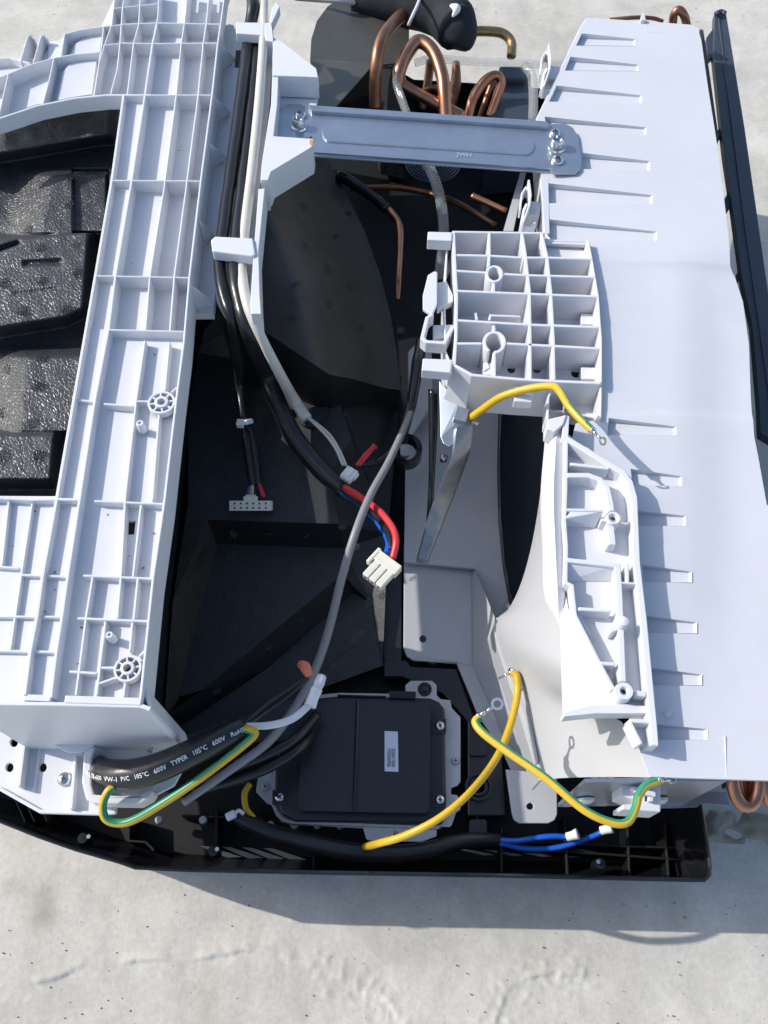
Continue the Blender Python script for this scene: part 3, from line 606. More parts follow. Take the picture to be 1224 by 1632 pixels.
mk('dirt_specks', vs, fs, mat('dirt', (.12, .11, .11), .9), fr)['kind'] = 'stuff'
# ================================================================ STEEL CROSS BAR
bar = thing('cross_bar', 'blue grey galvanised steel cross bar bridging cable guide and white panel', 'steel bar', (680, 225, .19))
ZB = .2085
def bz(x): return lerp(.2085, .1930, (x-442)/483)
def bp(pts, dz=0): return [(p[0], p[1], bz(p[0])+dz) for p in pts]
slab('bar_plate', bp([(442, 222), (441, 190), (446, 175), (458, 166), (478, 165), (492, 172), (874, 199), (882, 197), (901, 197), (913, 203), (921, 216), (927, 256), (925, 270), (918, 276), (880, 276), (876, 268), (498, 242), (498, 216), (470, 222)]), .0016, 'steel', bar, bev=.0004)
slab('folded_flange', bp([(491, 167), (872, 193), (875, 199), (874, 202), (496, 176)], .0035), .004, 'steel', bar, bev=.0004)
slab('lower_flange', [(499, 237, bz(499)+.0002), (877, 263, bz(877)+.0002), (880, 275, bz(880)-.003), (500, 249, bz(500)-.004)], .0015, 'steel', bar, bev=.0003)
def capsule(x0, y0, x1, y1, r, n=8):
    a = atan2(y1-y0, x1-x0); out = []
    for cx, cy, s in ((x1, y1, -pi/2), (x0, y0, pi/2)):
        for i in range(n+1): t = a+s+pi*i/n; out.append((cx+r*cos(t), cy+r*sin(t)))
    return out
slab('pressed_ridge', bp(capsule(527, 211, 838, 232, 14), .0013), .002, 'steel', bar, bev=.0011)
tv, tf = textmesh('JWH', .007); o0 = P(728, 249, bz(728)+.0005); ux = (P(752, 251, bz(752)+.0005)-o0).normalized(); uy = Vector((-ux.y, ux.x, 0))
mk('stamped_letters', [o0+ux*v.x*.9+uy*v.y+Vector((0, 0, .0002)) for v in tv], tf, 'steel2', bar)
def stud(x, y, z, parent, k=1.):
    s = pxm(x, y, z)*k; return lathe('hollow_stud', [(14*s, 0), (13*s, .0014), (9.5*s, .0020), (9.2*s, .0075), (8.5*s, .008), (6.5*s, .008), (6*s, .0055), (.0001, .0055)], P(x, y, z), 'screw', parent)
screw(478, 185, bz(478), 9.5, bar); stud(476, 202, bz(476), bar)
screw(884, 214, bz(884), 9, bar); stud(887, 234, bz(887), bar, 1.1); screw(888, 257, bz(888), 10, bar)
# ================================================================ WHITE PANEL (right)
wp = thing('fan_cover', 'large plain white plastic panel with a column of tapered slots on the right', 'panel', (1080, 700, .12))
ZS = .190
slots = [[(927, 53), (1013, 62), (1013, 73), (918, 72)], [(909, 90), (1018, 103), (1018, 113), (900, 112)], [(887, 136), (1023, 152), (1023, 164), (875, 162)], [(868, 186), (1030, 203), (1030, 215), (872, 213)], [(927, 244), (1036, 257), (1036, 272), (929, 270)], [(869, 292), (1040, 311), (1040, 325), (871, 324)], [(870, 349), (1047, 369), (1047, 383), (872, 382)],
         [(970, 666), (1078, 680), (1078, 693), (968, 693)], [(1005, 747), (1087, 759), (1087, 774), (1008, 774)], [(1014, 813), (1094, 822), (1094, 838), (1016, 838)], [(1023, 900), (1103, 911), (1103, 928), (1026, 928)], [(1031, 981), (1111, 992), (1111, 1009), (1033, 1009)], [(1039, 1064), (1119, 1075), (1119, 1092), (1041, 1092)], [(1047, 1154), (1128, 1162), (1128, 1179), (1050, 1179)]]
def zs(x, y):          # gentle relief of the sheet: level top, shallow belly between y 420 and 640
    z = ZS
    z -= .0045*sm(1070, 1185, x)*sm(380, 440, y)*sm(1300, 700, y)
    z -= .0016*sm(414, 428, y)*sm(664, 650, y)*sm(940, 990, x)+.0007*noise.noise(Vector((x*.006, y*.006, 0)))
    return z
outl = [(936, 28), (925, 45), (856, 189), (862, 279), (868, 388), (938, 391), (945, 414), (954, 471), (959, 520), (960, 610), (959, 668), (918, 674), (912, 700), (955, 745), (975, 800), (985, 895), (1000, 1000), (1006, 1150), (1022, 1200), (1036, 1238), (1224, 1244), (1300, 1246), (1300, 800), (1226, 800), (1212, 720), (1206, 690), (1202, 622), (1199, 540), (1189, 472), (1176, 433), (1166, 418), (1154, 317), (1141, 219), (1129, 142), (1118, 64), (1112, 43), (1100, 39), (1060, 36), (1020, 33)]
def panelmesh():
    # constrained grid: build planar polygon with slot holes then subdivide by cutting on a grid for the relief
    bm = bmesh.new(); loops = [outl]+slots
    pts = [[P(x, y, ZS) for x, y in lp] for lp in loops]; tris = tessellate_polygon([[Vector((v.x, v.y, 0)) for v in lp] for lp in pts]); flat = [v for lp in pts for v in lp]
    bv = [bm.verts.new(v) for v in flat]
    for t in tris:
        try: bm.faces.new([bv[i] for i in t])
        except ValueError: pass
    for y in sorted(list(range(60, 1240, 24))+[414, 418, 424, 428, 650, 657, 664]):
        a = P(900, y, ZS); bmesh.ops.bisect_plane(bm, geom=bm.verts[:]+bm.edges[:]+bm.faces[:], plane_co=a, plane_no=(0, 1, 0))
    for x in (1050, 1075, 1095, 1110, 1125, 1140, 1155, 1170, 1185):
        a = P(x, 600, ZS); bmesh.ops.bisect_plane(bm, geom=bm.verts[:]+bm.edges[:]+bm.faces[:], plane_co=a, plane_no=(1, 0, 0))
    for v in bm.verts:
        c = v.co-Vector((0, 0, CAMH)); dep = c.y*ST-c.z*CT; px = 612+F*c.x/dep; py = 816-F*(c.y*CT+c.z*ST)/dep
        v.co.z = zs(px, py)
    geo = bmesh.ops.extrude_face_region(bm, geom=bm.faces[:]); ev = [g_ for g_ in geo['geom'] if isinstance(g_, bmesh.types.BMVert)]
    for v in ev: v.co.z -= .0028
    bmesh.ops.recalc_face_normals(bm, faces=bm.faces)
    off = wloc(wp)
    for v in bm.verts: v.co -= off
    me = bpy.data.meshes.new('panel_sheet'); bm.to_mesh(me); bm.free(); me.materials.append(M['sheet']); o = bpy.data.objects.new('panel_sheet', me); SC.collection.objects.link(o); o.parent = wp
    for p in me.polygons: p.use_smooth = True
    e = o.modifiers.new('e', 'EDGE_SPLIT'); e.split_angle = radians(30)
    return o
panelmesh()
for s in slots:
    a, b, c, d = [P(x, y, ZS) for x, y in s]; dz1, dz2 = .0050, .0018
    lo = [a+Vector((0, .0002, -dz1)), b+Vector((0, .0002, -dz2)), c+Vector((0, -.0002, -dz2)), d+Vector((0, -.0002, -dz1))]
    ti = [a, b, c, d]; e = (c-b)*.0; inner_b = lo[1]-(b-a).normalized()*.0016; inner_c = lo[2]-(b-a).normalized()*.0016
    vs = [a, b, c, d, lo[0], inner_b, inner_c, lo[3]]; vs = [v-Vector((0, 0, .0001)) for v in vs]
    vs2 = [v+Vector((0, 0, -.001)) for v in vs[4:]]
    fs = [(4, 5, 6, 7), (0, 1, 5, 4), (1, 2, 6, 5), (2, 3, 7, 6), (3, 0, 4, 7)]
    mk('tapered_slot', vs, fs, 'sheet', wp)
# side walls of the panel
rib([(936, 28), (925, 45), (856, 189), (862, 279), (868, 372)], ZS-.0028, ZS-.030, 'sheet', wp, w=.002, name='side_wall')
prism('moulding_lip', [(862, 279), (874, 281), (876, 372), (868, 373)], ZS+.0008, ZS-.001, 'sheet', wp, bev=.0003)
prism('sprue_nub', circ(1066, 1137, 7, 9, 6), ZS+.002, ZS-.001, 'sheet', wp, bev=.0006)
rib([(1030, 30), (1029, 51), (1058, 53)], ZS+.0003, ZS-.001, 'sheet', wp, w=.0006, name='parting_line')
rib([(1156, 1172), (1158, 1240)], ZS+.0004, ZS-.001, 'sheet', wp, w=.0006, name='parting_line')
prism('hanging_tab', [(1023, 20), (1027, 20), (1029, 32), (1022, 32)], ZS+.003, ZS-.002, 'sheet', wp)
# clips on the left edge of the panel
def clip(x, y, s=1, par=wp):
    prism('clip_post', [(x+14, y+20), (x+34, y+22), (x+30, y+44), (x+10, y+40)], ZS-.006, ZS-.02, 'white', par, bev=.0006)
    rib([(x+13, y-14), (x+16, y+10), (x+14, y+26), (x+4, y+54)], ZS+.004, ZS-.008, 'white', par, w=.0018, name='clip_blade')
    rib([(x-1, y+34), (x+2, y+8), (x+8, y-2), (x+12, y+2)], ZS, ZS-.009, 'white', par, w=.0016, name='clip_loop')
    rib([(x+10, y+24), (x+5, y+34), (x+1, y+56), (x+14, y+60), (x+24, y+54)], ZS-.001, ZS-.010, 'white', par, w=.0022, name='clip_loop')
clip(862, 84); clip(830, 300)
slab('drip_strip', [(829, 275, ZS-.02), (838, 275, ZS-.02), (818, 368, ZS-.02), (802, 368, ZS-.02)], .003, 'grey', wp)
# ================================================================ RIBBED MOTOR BRACKET (centre)
rb = thing('ribbed_bracket', 'white honeycomb ribbed bracket box in the centre with grid of open cells', 'bracket', (840, 500, .15))
ZX = .1965; ZXF = .1715
B = lambda pts, w=.0023, z1=ZX, z0=ZXF-.002, **k: rib(pts, z1, z0, 'white', rb, w=w, draft=.25, **k)
prism('cell_floor', [(724, 369), (869, 371), (878, 382), (937, 384), (947, 438), (953, 471), (958, 520), (958, 609), (957, 667), (905, 655), (880, 612), (829, 604), (752, 598), (724, 582), (727, 500)], ZXF, ZXF-.003, 'white', rb,
      holes=[circ(815, 588, 7, 12), circ(856, 588, 7, 12), circ(918, 594, 8, 12), circ(917, 500, 8, 12), circ(856, 500, 7, 12), circ(780, 560, 6, 12), [(760, 490), (800, 490), (800, 500), (760, 500)]])
B([(723, 368), (726, 438), (728, 470), (727, 536), (724, 581)], w=.0024, name='outer_wall')
B([(721, 369), (869, 371)], name='outer_wall', w=.0022)
B([(869, 371), (878, 383), (937, 384)], w=.0016, z1=ZX-.006)
B([(780, 371), (780, 404), (779, 424)]); B([(787, 450), (787, 464)]); B([(787, 518), (788, 527)]); B([(788, 561), (788, 600)])
B([(832, 371), (837, 402), (844, 464), (845, 540), (845, 605)], w=.0024)
B([(863, 371), (872, 409), (878, 464), (882, 540), (883, 607)], w=.0024)
B([(937, 382), (943, 412), (953, 471), (958, 540), (958, 609)], w=.0016, name='outer_wall')
B([(958, 609), (957, 667)], w=.0016, name='outer_wall', z1=ZX-.003)
for pts in ([(728, 406), (780, 407), (832, 410)], [(837, 410), (872, 410), (943, 412)], [(728, 431), (775, 434)], [(801, 436), (838, 438), (875, 439), (948, 441)], [(729, 463), (845, 468), (953, 472)], [(729, 510), (845, 517), (957, 521)], [(728, 547), (768, 547)], [(807, 547), (846, 549), (957, 555)]): B(pts)
B([(724, 581), (752, 597), (829, 604), (883, 607), (958, 610)], w=.0024, name='outer_wall', z0=.155)
def ring(name, x, y, r, z1, z0, w, parent, a0=0, a1=360, m='white'):
    n = 22; return rib([(x+r*cos(radians(a0+(a1-a0)*i/n)), y+r*sin(radians(a0+(a1-a0)*i/n))) for i in range(n+1)], z1, z0, m, parent, w=w, name=name)
ring('round_boss', 788, 436, 12, ZX+.001, ZXF, .0024, rb); ring('round_boss', 788, 545, 16, ZX+.0006, ZXF, .0026, rb, -240, 90)
B([(771, 560), (778, 585), (770, 590)], w=.002, z1=ZX-.012); B([(780, 510), (782, 502), (830, 504)], w=.002, z1=ZX-.004)
B([(760, 510), (758, 498)], z1=ZX-.01); prism('inner_block', [(905, 590), (957, 590), (957, 607), (905, 607)], ZXF+.010, ZXF, 'white', rb, bev=.0005) if 0 else None
prism('inner_block', [(926, 500), (954, 500), (955, 517), (926, 517)], ZXF+.009, ZXF, 'white', rb, bev=.0005)
prism('inner_block', [(770, 578), (783, 578), (783, 597), (770, 597)], ZXF+.012, ZXF, 'white', rb, bev=.0005)
prism('inner_block', [(926, 585), (955, 585), (955, 604), (926, 604)], ZXF+.009, ZXF, 'white', rb, bev=.0005)
prism('spacer_block', [(682, 369), (721, 370), (720, 384), (681, 382)], ZX+.001, ZX-.009, 'white', rb, bev=.0006)
prism('spacer_block', [(674, 571), (721, 573), (718, 594), (672, 590)], ZX+.001, ZX-.008, 'white', rb, bev=.0006)
slab('corner_chute', [(723, 582, ZX-.0008), (751, 598, ZX-.0008), (743, 652, .160), (708, 633, .160)], .003, 'white', rb, bev=.0005)
rib([(723, 372), (712, 400), (708, 480), (710, 560), (718, 580)], ZX-.010, .15, 'white', rb, w=.0016, name='outer_wall')
prism('clip_blade', [(692, 432), (697, 433), (697, 484), (689, 502), (674, 492), (674, 470), (682, 438)], ZX-.001, ZX-.004, 'white', rb, bev=.0006)
rib([(690, 500), (681, 506), (673, 538), (680, 544), (708, 546), (722, 520)], ZX-.001, ZX-.012, 'white', rb, w=.0028, name='clip_loop')
prism('clip_arm', [(697, 450), (712, 448), (722, 470), (722, 480), (697, 492)], ZX-.008, ZX-.014, 'white', rb, bev=.0006)
prism('clip_arm', [(690, 518), (722, 517), (722, 536), (690, 540)], ZX-.012, ZX-.016, 'white', rb, bev=.0006)
prism('lower_ledge', [(752, 599), (883, 609), (874, 626), (756, 618)], .172, .158, 'white', rb, bev=.0005)
prism('wire_clip', [(822, 616), (837, 618), (838, 626), (850, 628), (848, 641), (819, 639)], ZX-.004, ZX-.012, 'white', rb, bev=.0006)
prism('upper_cell_floor', [(866, 386), (941, 389), (948, 416), (870, 414)], .1855, .18, 'white', rb)
prism('lower_cell_floor', [(876, 612), (958, 612), (957, 667), (900, 665), (874, 650)], ZXF-.004, ZXF-.007, 'white', rb, holes=[circ(921, 650, 8, 12)])
B([(883, 609), (874, 634), (873, 668)], z1=ZX-.010, w=.0018)
B([(876, 655), (900, 655), (957, 667)], z1=ZX-.018, w=.0016, z0=ZXF-.006)
# ================================================================ RIBBED TRAY (right)
ty = thing('ribbed_tray', 'white moulded tray with curved channel and screw bosses lying on the white panel edge', 'moulded tray', (960, 900, .17))
ZT = .2045; ZTF = .1945
T = lambda pts, w=.0022, z1=ZT, z0=ZTF-.002, **k: rib(pts, z1, z0, 'white', ty, w=w, draft=.3, bev=.0004, **k)
prism('tray_floor', [(902, 690), (968, 735), (992, 750), (1008, 774), (1012, 795), (1015, 895), (1026, 990), (1035, 1086), (1042, 1160), (1044, 1188), (1018, 1188), (1005, 1142), (982, 1100), (916, 985), (905, 940), (900, 850)], ZTF, .1908, 'white', ty)
T([(903, 662), (901, 697), (968, 738), (992, 752), (1004, 768), (1011, 793), (1015, 895), (1026, 990), (1035, 1086), (1042, 1160), (1044, 1188)], w=.0040, z1=ZT+.0005, z0=ZS-.002, name='outer_rim')
T([(903, 697), (902, 780), (900, 830), (903, 870), (902, 928), (912, 933), (917, 980), (950, 1045), (978, 1098)], w=.0022, name='inner_rim')
T([(909, 739), (971, 746)]); T([(904, 757), (938, 757), (957, 764), (968, 778), (973, 800), (975, 814)], w=.0036, name='curved_rib'); T([(900, 812), (962, 813)], w=.002)
T([(903, 892), (984, 901)], w=.003); T([(984, 898), (987, 936), (990, 1010), (993, 1086)], w=.0036, name='spine_rib'); T([(922, 970), (974, 973)]); T([(957, 1057), (980, 1058)]); T([(1000, 897), (1000, 928)]); T([(984, 928), (1018, 930)], w=.0014); T([(918, 972), (940, 1012)], z1=ZT-.004)
T([(973, 838), (976, 868)], w=.0045, name='stub'); T([(958, 828), (975, 830)])
slab('ramp_block', [(900, 826, ZT), (912, 812, ZT-.001), (962, 815, ZT-.001), (948, 840, ZTF+.001), (900, 838, ZTF+.001)], .006, 'white', ty, bev=.0005)
slab('ramp_block', [(903, 890, ZT), (984, 899, ZT), (980, 926, ZTF+.0005), (903, 926, ZTF+.0005)], .005, 'white', ty, bev=.0005)
def sboss(x, y, z, ro, ri, h, par, m='white'):
    k = pxm(x, y, z); return lathe('screw_boss', [(ro*1.15*k, -h), (ro*k, -.001), (ro*.95*k, 0), (ri*1.25*k, 0), (ri*k, -.001), (ri*k*.8, -.004), (.0001, -.004)], P(x, y, z), m, par)
sboss(978, 825, ZT+.002, 11.5, 6.5, .012, ty); o = sboss(995, 1101, ZT+.002, 14.5, 6, .012, ty)
lathe('bore', [(4.2*pxm(978, 825, ZT), 0), (.0001, 0)], P(978, 825, ZT-.0015), 'dark', ty, 14); lathe('bore', [(4*pxm(978, 825, ZT), 0), (.0001, 0)], P(995, 1101, ZT-.0015), 'dark', ty, 14)
lathe('knob', [(.004, -.008), (.0036, 0), (.0028, .0016), (.001, .0022), (.0001, .0023)], P(993, 991, ZT+.003), 'white', ty, 18)
T([(972, 1004), (990, 998)], w=.0035); T([(1012, 1104), (1030, 1106)], w=.003)
# left flange ridge and lower skirt
rows = [((872, 670, .186), (886, 670, .199), (902, 670, .199)), ((869, 706, .184), (885, 706, .202), (900, 706, .198)), ((863, 785, .180), (881, 785, .203), (899, 785, .197)), ((866, 870, .180), (884, 870, .203), (899, 870, .197)), ((869, 945, .181), (888, 945, .200), (900, 945, .196)), ((888, 984, .186), (890, 984, .190), (896, 984, .191))]
vs = []; fs = []
cols = [catmull([P(*rw_[c]) for rw_ in rows], 6) for c in range(3)]
for i in range(len(cols[0])):
    a_, b_, c_ = cols[0][i], cols[1][i], cols[2][i]; vs += [a_-Vector((0, 0, .004)), a_, a_.lerp(b_, .85), b_+(c_-b_)*.08, b_.lerp(c_, .5), c_]
for i in range(len(cols[0])-1):
    for k in range(5): q = i*6+k; fs.append((q, q+1, q+7, q+6))
mk('left_flange', vs, fs, 'white', ty, smooth=True).modifiers.new('e', 'EDGE_SPLIT').split_angle = radians(28)
slab('flange_web', [(886, 978, .188), (899, 935, .195), (905, 966, .196), (894, 996, .189)], .004, 'white', ty)
prism('ridge_cap', [(872, 668), (903, 661), (898, 676), (884, 688), (872, 683)], .206, .190, 'white', ty, bev=.0006)
slab('lower_skirt', [(894, 992, .192), (903, 966, .196), (917, 982, .199), (978, 1098, .199), (1000, 1140, .197), (898, 1137, .186)], .004, 'white', ty, bev=.0006)
prism('end_flange', [(898, 1136), (940, 1124), (1000, 1122), (1034, 1126), (1035, 1136), (1012, 1137), (950, 1137), (900, 1142)], ZT-.004, ZT-.015, 'white', ty, bev=.0006)
T([(1004, 1150), (1022, 1186)], w=.0022); T([(1004, 1148), (1038, 1150)], w=.0022)
# ================================================================ GREY SHROUD
sh = thing('fan_shroud', 'light grey plastic fan shroud with big dark opening under the ribbed bracket', 'fan shroud', (760, 950, .03))
G = lambda n, pts, m='grey', th=.003, **k: slab(n, pts, th, m, sh, **k)
G('flat_flange', [(644, 866, 0.035), (643, 1032, 0.035), (648, 1045, 0.035), (658, 1052, 0.035), (728, 1057, 0.035), (762, 1140, 0.035), (800, 1195, 0.035), (818, 1235, 0.035), (848, 1232, 0.035), (808, 1183, 0.035), (771, 1100, 0.035), (753, 1060, 0.035), (752, 918, 0.035), (757, 906, 0.035)], bev=.0006)
prism('flange_hole', circ(674, 1018, 5.5, 16), .0506, .0498, 'dark', sh)
G('folded_slope', [(752, 918, 0.035), (753, 1060, 0.035), (771, 1100, 0.035), (808, 1183, 0.035), (848, 1232, 0.035), (868, 1246, 0.047), (845, 1190, .070), (803, 1062, .074), (787, 1002, .076), (789, 985, .076), (757, 906, 0.045)])
G('opening_surround', [(650, 620, 0.047), (700, 600, 0.047), (735, 612, 0.047), (803, 612, 0.047), (799, 660, 0.047), (796, 730, 0.047), (798, 820, 0.047), (804, 890, 0.047), (813, 945, 0.047), (822, 968, 0.047), (800, 992, 0.051), (789, 985, 0.051), (757, 906, 0.043), (644, 895, 0.043), (646, 760, 0.045)])
prism('raised_rectangle', [(644, 702), (646, 895), (700, 900), (700, 708)], .0635, 0.046, 'grey', sh, bev=.0004) if 0 else None
# the sunlit cone right of the opening
inner = [(880, 620, .125), (873, 650, .122), (870, 700, .120), (862, 780, .117), (849, 860, .113), (832, 925, .110), (812, 968, .106), (794, 984, .098), (788, 1000, .096), (796, 1035, .096), (806, 1065, .096), (828, 1130, .098), (852, 1212, .100), (862, 1244, .102)]
outer = [(900, 620, .184), (900, 650, .184), (900, 700, .184), (899, 780, .184), (899, 860, .184), (899, 925, .184), (900, 960, .186), (900, 990, .187), (900, 1030, .187), (900, 1070, .187), (940, 1130, .186), (990, 1150, .185), (1020, 1200, .184), (1037, 1239, .184)]
vs = []; fs = []; K = 12
pi_ = catmull([P(*p) for p in inner], 4); po_ = catmull([P(*p) for p in outer], 4)
for a, b in zip(pi_, po_):
    for k in range(K+1):
        t = k/K; v = a.lerp(b, t); v.z = a.z+(b.z-a.z)*(t**.8); vs.append(v)
for i in range(len(pi_)-1):
    for k in range(K): c = i*(K+1)+k; fs.append((c, c+1, c+K+2, c+K+1))
mk('sunlit_cone', vs, fs, 'grey', sh, smooth=True)
# lip of the cone
rib([(794, 984, .099), (788, 1000, .097), (796, 1035, .097), (806, 1065, .097), (828, 1130, .099), (853, 1214, .101), (862, 1244, .103)], .1, .07, 'grey', sh, w=.0022, name='cone_lip')
rib([(806, 984, .110), (802, 1000, .108), (811, 1035, .108), (822, 1072, .108), (840, 1130, .110), (857, 1215, .108)], .1, .09, 'grey', sh, w=.0018, name='cone_lip')
# dark opening
vs = []; fs = []; ell = [(797, 640), (795, 730), (797, 820), (804, 890), (814, 950), (826, 985), (846, 930), (862, 860), (872, 780), (880, 700), (884, 620), (840, 600), (805, 600)]
prism('opening_floor', [(780, 590), (900, 590), (890, 800), (850, 990), (810, 1000), (790, 900), (782, 700)], .030, .026, 'rail', sh)
vs = [P(x, y, .060) for x, y in ell]+[P(x, y, .060)-Vector((0, 0, .03)) for x, y in ell]; n = len(ell)
mk('opening_wall', vs, [(i, i+1, i+1+n, i+n) for i in range(n-1)], 'dark', sh, smooth=True)
tb = prism('mounting_tab', [(806, 1226), (888, 1234), (888, 1298), (884, 1307), (874, 1312), (828, 1312), (819, 1306), (816, 1296)], .052, .049, 'grey', sh, bev=.0006, holes=[circ(845, 1285, 5.5, 12)])
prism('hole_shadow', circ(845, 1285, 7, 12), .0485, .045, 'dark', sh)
prism('step_plate', [(650, 560), (664, 546), (688, 548), (690, 640), (650, 700)], .064, .058, 'grey', sh, bev=.0015)
# ================================================================ STEEL STRIP BRACKET
sb = thing('steel_bracket', 'curved steel strip bracket hanging down below the corner of the ribbed bracket', 'steel bracket', (710, 760, .06))
slab('steel_plate', [(700, 606, .16), (731, 640, .16), (740, 660, .158), (727, 700, .150), (716, 712, .150), (706, 706, .150), (702, 696, .150)], .002, 'steel', sb, bev=.0005)
pa = [(723, 690, .158), (719, 728, .148), (703, 770, .130), (684, 818, .108), (664, 890, .080)]; pb = [(754, 678, .160), (750, 712, .150), (738, 748, .132), (716, 806, .110), (681, 894, .082)]
A_ = catmull([P(*p) for p in [(729, 676, .160)]+pa], 5); B_ = catmull([P(*p) for p in [(752, 674, .161)]+pb], 5)
vs = []; fs = []
for a, b in zip(A_, B_): vs += [a-Vector((0, 0, .007)), a, a+(b-a)*.12+Vector((0, 0, .0012)), a+(b-a)*.88+Vector((0, 0, .0012)), b, b-Vector((0, 0, .007))]
for i in range(len(A_)-1):
    for k in range(5): c = i*6+k; fs.append((c, c+1, c+7, c+6))
fs += [(0, 5, 4, 3, 2, 1), tuple(range(len(vs)-6, len(vs)))]
o = mk('curved_strip', vs, fs, 'steel3', sb, smooth=True); fixn(o); e = o.modifiers.new('e', 'EDGE_SPLIT'); e.split_angle = radians(30); bevel(o, .0004, 1)
boxw('end_clamp', P(735, 663, .163), Vector((1, -.3, 0)), None, .010, .012, .006, 'steel', sb, bev=.0008)
rib([(752, 672), (762, 674), (760, 677)], .163, .160, 'steel', sb, w=.002, name='bent_tang')
lathe('rivet', [(.003, 0), (.003, .004), (.0022, .005), (.0001, .005)], P(707, 733, .135), 'screw', sb, 16)
rod = tube('push_rod', [(690, 620, .15), (690, 690, .13), (688, 760, .11), (686, 800, .10), (683, 835, .09)], [8, 7, 5, 5, 4], 'blackg'); tag(rod, 'thin dark push rod standing behind the curved steel strip bracket', 'rod')
# ================================================================ ELECTRICAL BOX
eb = thing('control_box', 'flat black control box on a zinc plate with small white label', 'control box', (590, 1220, .014))
Z1 = .040
prism('zinc_plate', [(439, 1212), (432, 1240), (434, 1284), (440, 1300), (449, 1310), (462, 1314), (579, 1320), (584, 1338), (590, 1340), (672, 1342), (696, 1333), (696, 1318), (717, 1318), (720, 1315), (727, 1295), (734, 1290), (734, 1274), (728, 1267), (719, 1266), (719, 1256), (729, 1252), (734, 1246), (734, 1143), (720, 1128), (718, 1116), (702, 1114), (696, 1108), (696, 1092), (689, 1085), (654, 1085), (646, 1092), (646, 1106), (540, 1104), (480, 1110)], Z1, Z1-.002, 'steel2', eb, bev=.0004)
prism('left_ear', [(438, 1216), (412, 1232), (408, 1262), (426, 1281), (436, 1284)], Z1-.001, Z1-.003, 'steel2', eb, bev=.0004)
prism('plate_flange', [(435, 1215), (433, 1284), (440, 1300), (450, 1309), (464, 1313), (700, 1321), (700, 1317), (464, 1308), (452, 1303), (444, 1294), (439, 1282), (440, 1216)], Z1+.003, Z1-.001, 'steel2', eb, bev=.0004)
prism('box_body', [(441, 1212), (484, 1114), (545, 1108), (686, 1112), (700, 1118), (709, 1130), (711, 1290), (706, 1312), (470, 1308), (448, 1296), (441, 1280)], Z1+.010, Z1, 'black', eb, bev=.002)
prism('box_cover', [(486, 1120), (540, 1114), (682, 1120), (686, 1126), (684, 1290), (680, 1296), (560, 1294), (482, 1292), (474, 1286), (480, 1200)], Z1+.020, Z1+.008, 'black', eb, bev=.0025)
prism('cover_groove', [(567, 1115), (573, 1115), (568, 1295), (561, 1295)], Z1+.0213, Z1+.0190, 'blackg', eb, bev=.0009)
for pts in ([(620, 1101), (663, 1102), (663, 1114), (620, 1112)], [(537, 1104), (615, 1106), (615, 1109), (537, 1107)]):
    prism('hinge_tab', pts, Z1+.013, Z1+.005, 'blackg' if pts[0][0] > 600 else 'steel2', eb, bev=.0005)
for x, y in ((701, 1157), (701, 1275), (446, 1271)):
    prism('screw_pad', rrect(x-12, y-12, x+10, y+12, 2), Z1+.0108, Z1+.009, 'black', eb, bev=.0004); screw(x, y, Z1+.0108, 8, eb)
for x, y in ((726, 1213), (629, 1331), (423, 1254)): screw(x, y, Z1, 6.5, eb, 'steel2')
ring('grommet', 677, 1098, 8, Z1+.001, Z1-.001, .003, eb, m='dark'); prism('grommet_pin', circ(677, 1098, 4, 12), Z1+.002, Z1, 'black', eb)
lb = prism('label', [(613, 1165), (634, 1166), (635, 1230), (613, 1229)], Z1+.0206, Z1+.0199, 'label', eb)
for txt, x, y in (('17Y55000978A', 617.0, 1192.5), ('202006110543', 624.2, 1192.5)):
    tv, tf = textmesh(txt, .0032); o0 = P(x, y, Z1+.0208); 
    wd = max(v.x for v in tv); L_ = (P(x, y+30, Z1+.0208)-o0); ux = L_.normalized(); uy = Vector((-ux.y, ux.x, 0)); sc = L_.length/wd
    mk('printed_text', [o0+ux*v.x*sc+uy*v.y*1.15 for v in tv], tf, 'ink', lb)
# ================================================================ STEEL END PLATE, COPPER, RIGHT BOTTOM
hx = thing('heat_exchanger', 'heat exchanger with galvanised end plate and copper bends under the white panel', 'heat exchanger', (1100, 1260, .10))
rib([(932, 1244), (1040, 1242), (1158, 1242)], ZS-.004, .105, 'steel', hx, w=.002, name='end_plate', bev=0)
rib([(1158, 1242), (1162, 1200)], ZS-.004, .105, 'steel', hx, w=.002, name='end_plate', bev=0)
prism('plate_foot', [(925, 1280), (1053, 1288), (1112, 1286), (1118, 1280), (1162, 1284), (1158, 1262), (925, 1262)], .110, .108, 'steel', hx)
for x in (945, 1066): c = P(x, 1262, .158); lathe('screw', [(.0055, 0), (.005, .0015), (.0025, .003), (.0001, .003)], c+Vector((0, -.0006, -.02)), 'steel2', hx, 18, Vector((0, -1, 0)))
for x in (1188, 1238):
    for k in range(3):
        a = P(x-21+k*6, 1238, .165-k*.003); b_ = P(x+21-k*6, 1238, .165-k*.003); c = (a+b_)/2; r = (b_-a).length/2; path = [a+Vector((0, .05, 0))]
        for i in range(13): t = pi*i/12; path.append(c+Vector((-cos(t)*r, -sin(t)*(.014-.002*k)-.001, -.006*sin(t))))
        path.append(b_+Vector((0, .05, 0))); tubew('copper_bend', path, .0042, 'copper', hx, 12)
rib([(1158, 1248), (1290, 1256)], .150, .142, 'blackg', hx, w=.004, name='lower_edge', bev=0)
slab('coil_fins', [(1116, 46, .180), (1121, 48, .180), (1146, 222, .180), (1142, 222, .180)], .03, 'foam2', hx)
tube('copper_bend', [(1072, 44, .17), (1074, 24, .185), (1082, 16, .19), (1091, 26, .185), (1095, 44, .17)], 6.5, 'copperd', hx)
tube('copper_pipe', [(968, 32, .170), (1010, 28, .174), (1040, 29, .172), (1056, 34, .168)], 3, 'copperd', hx)
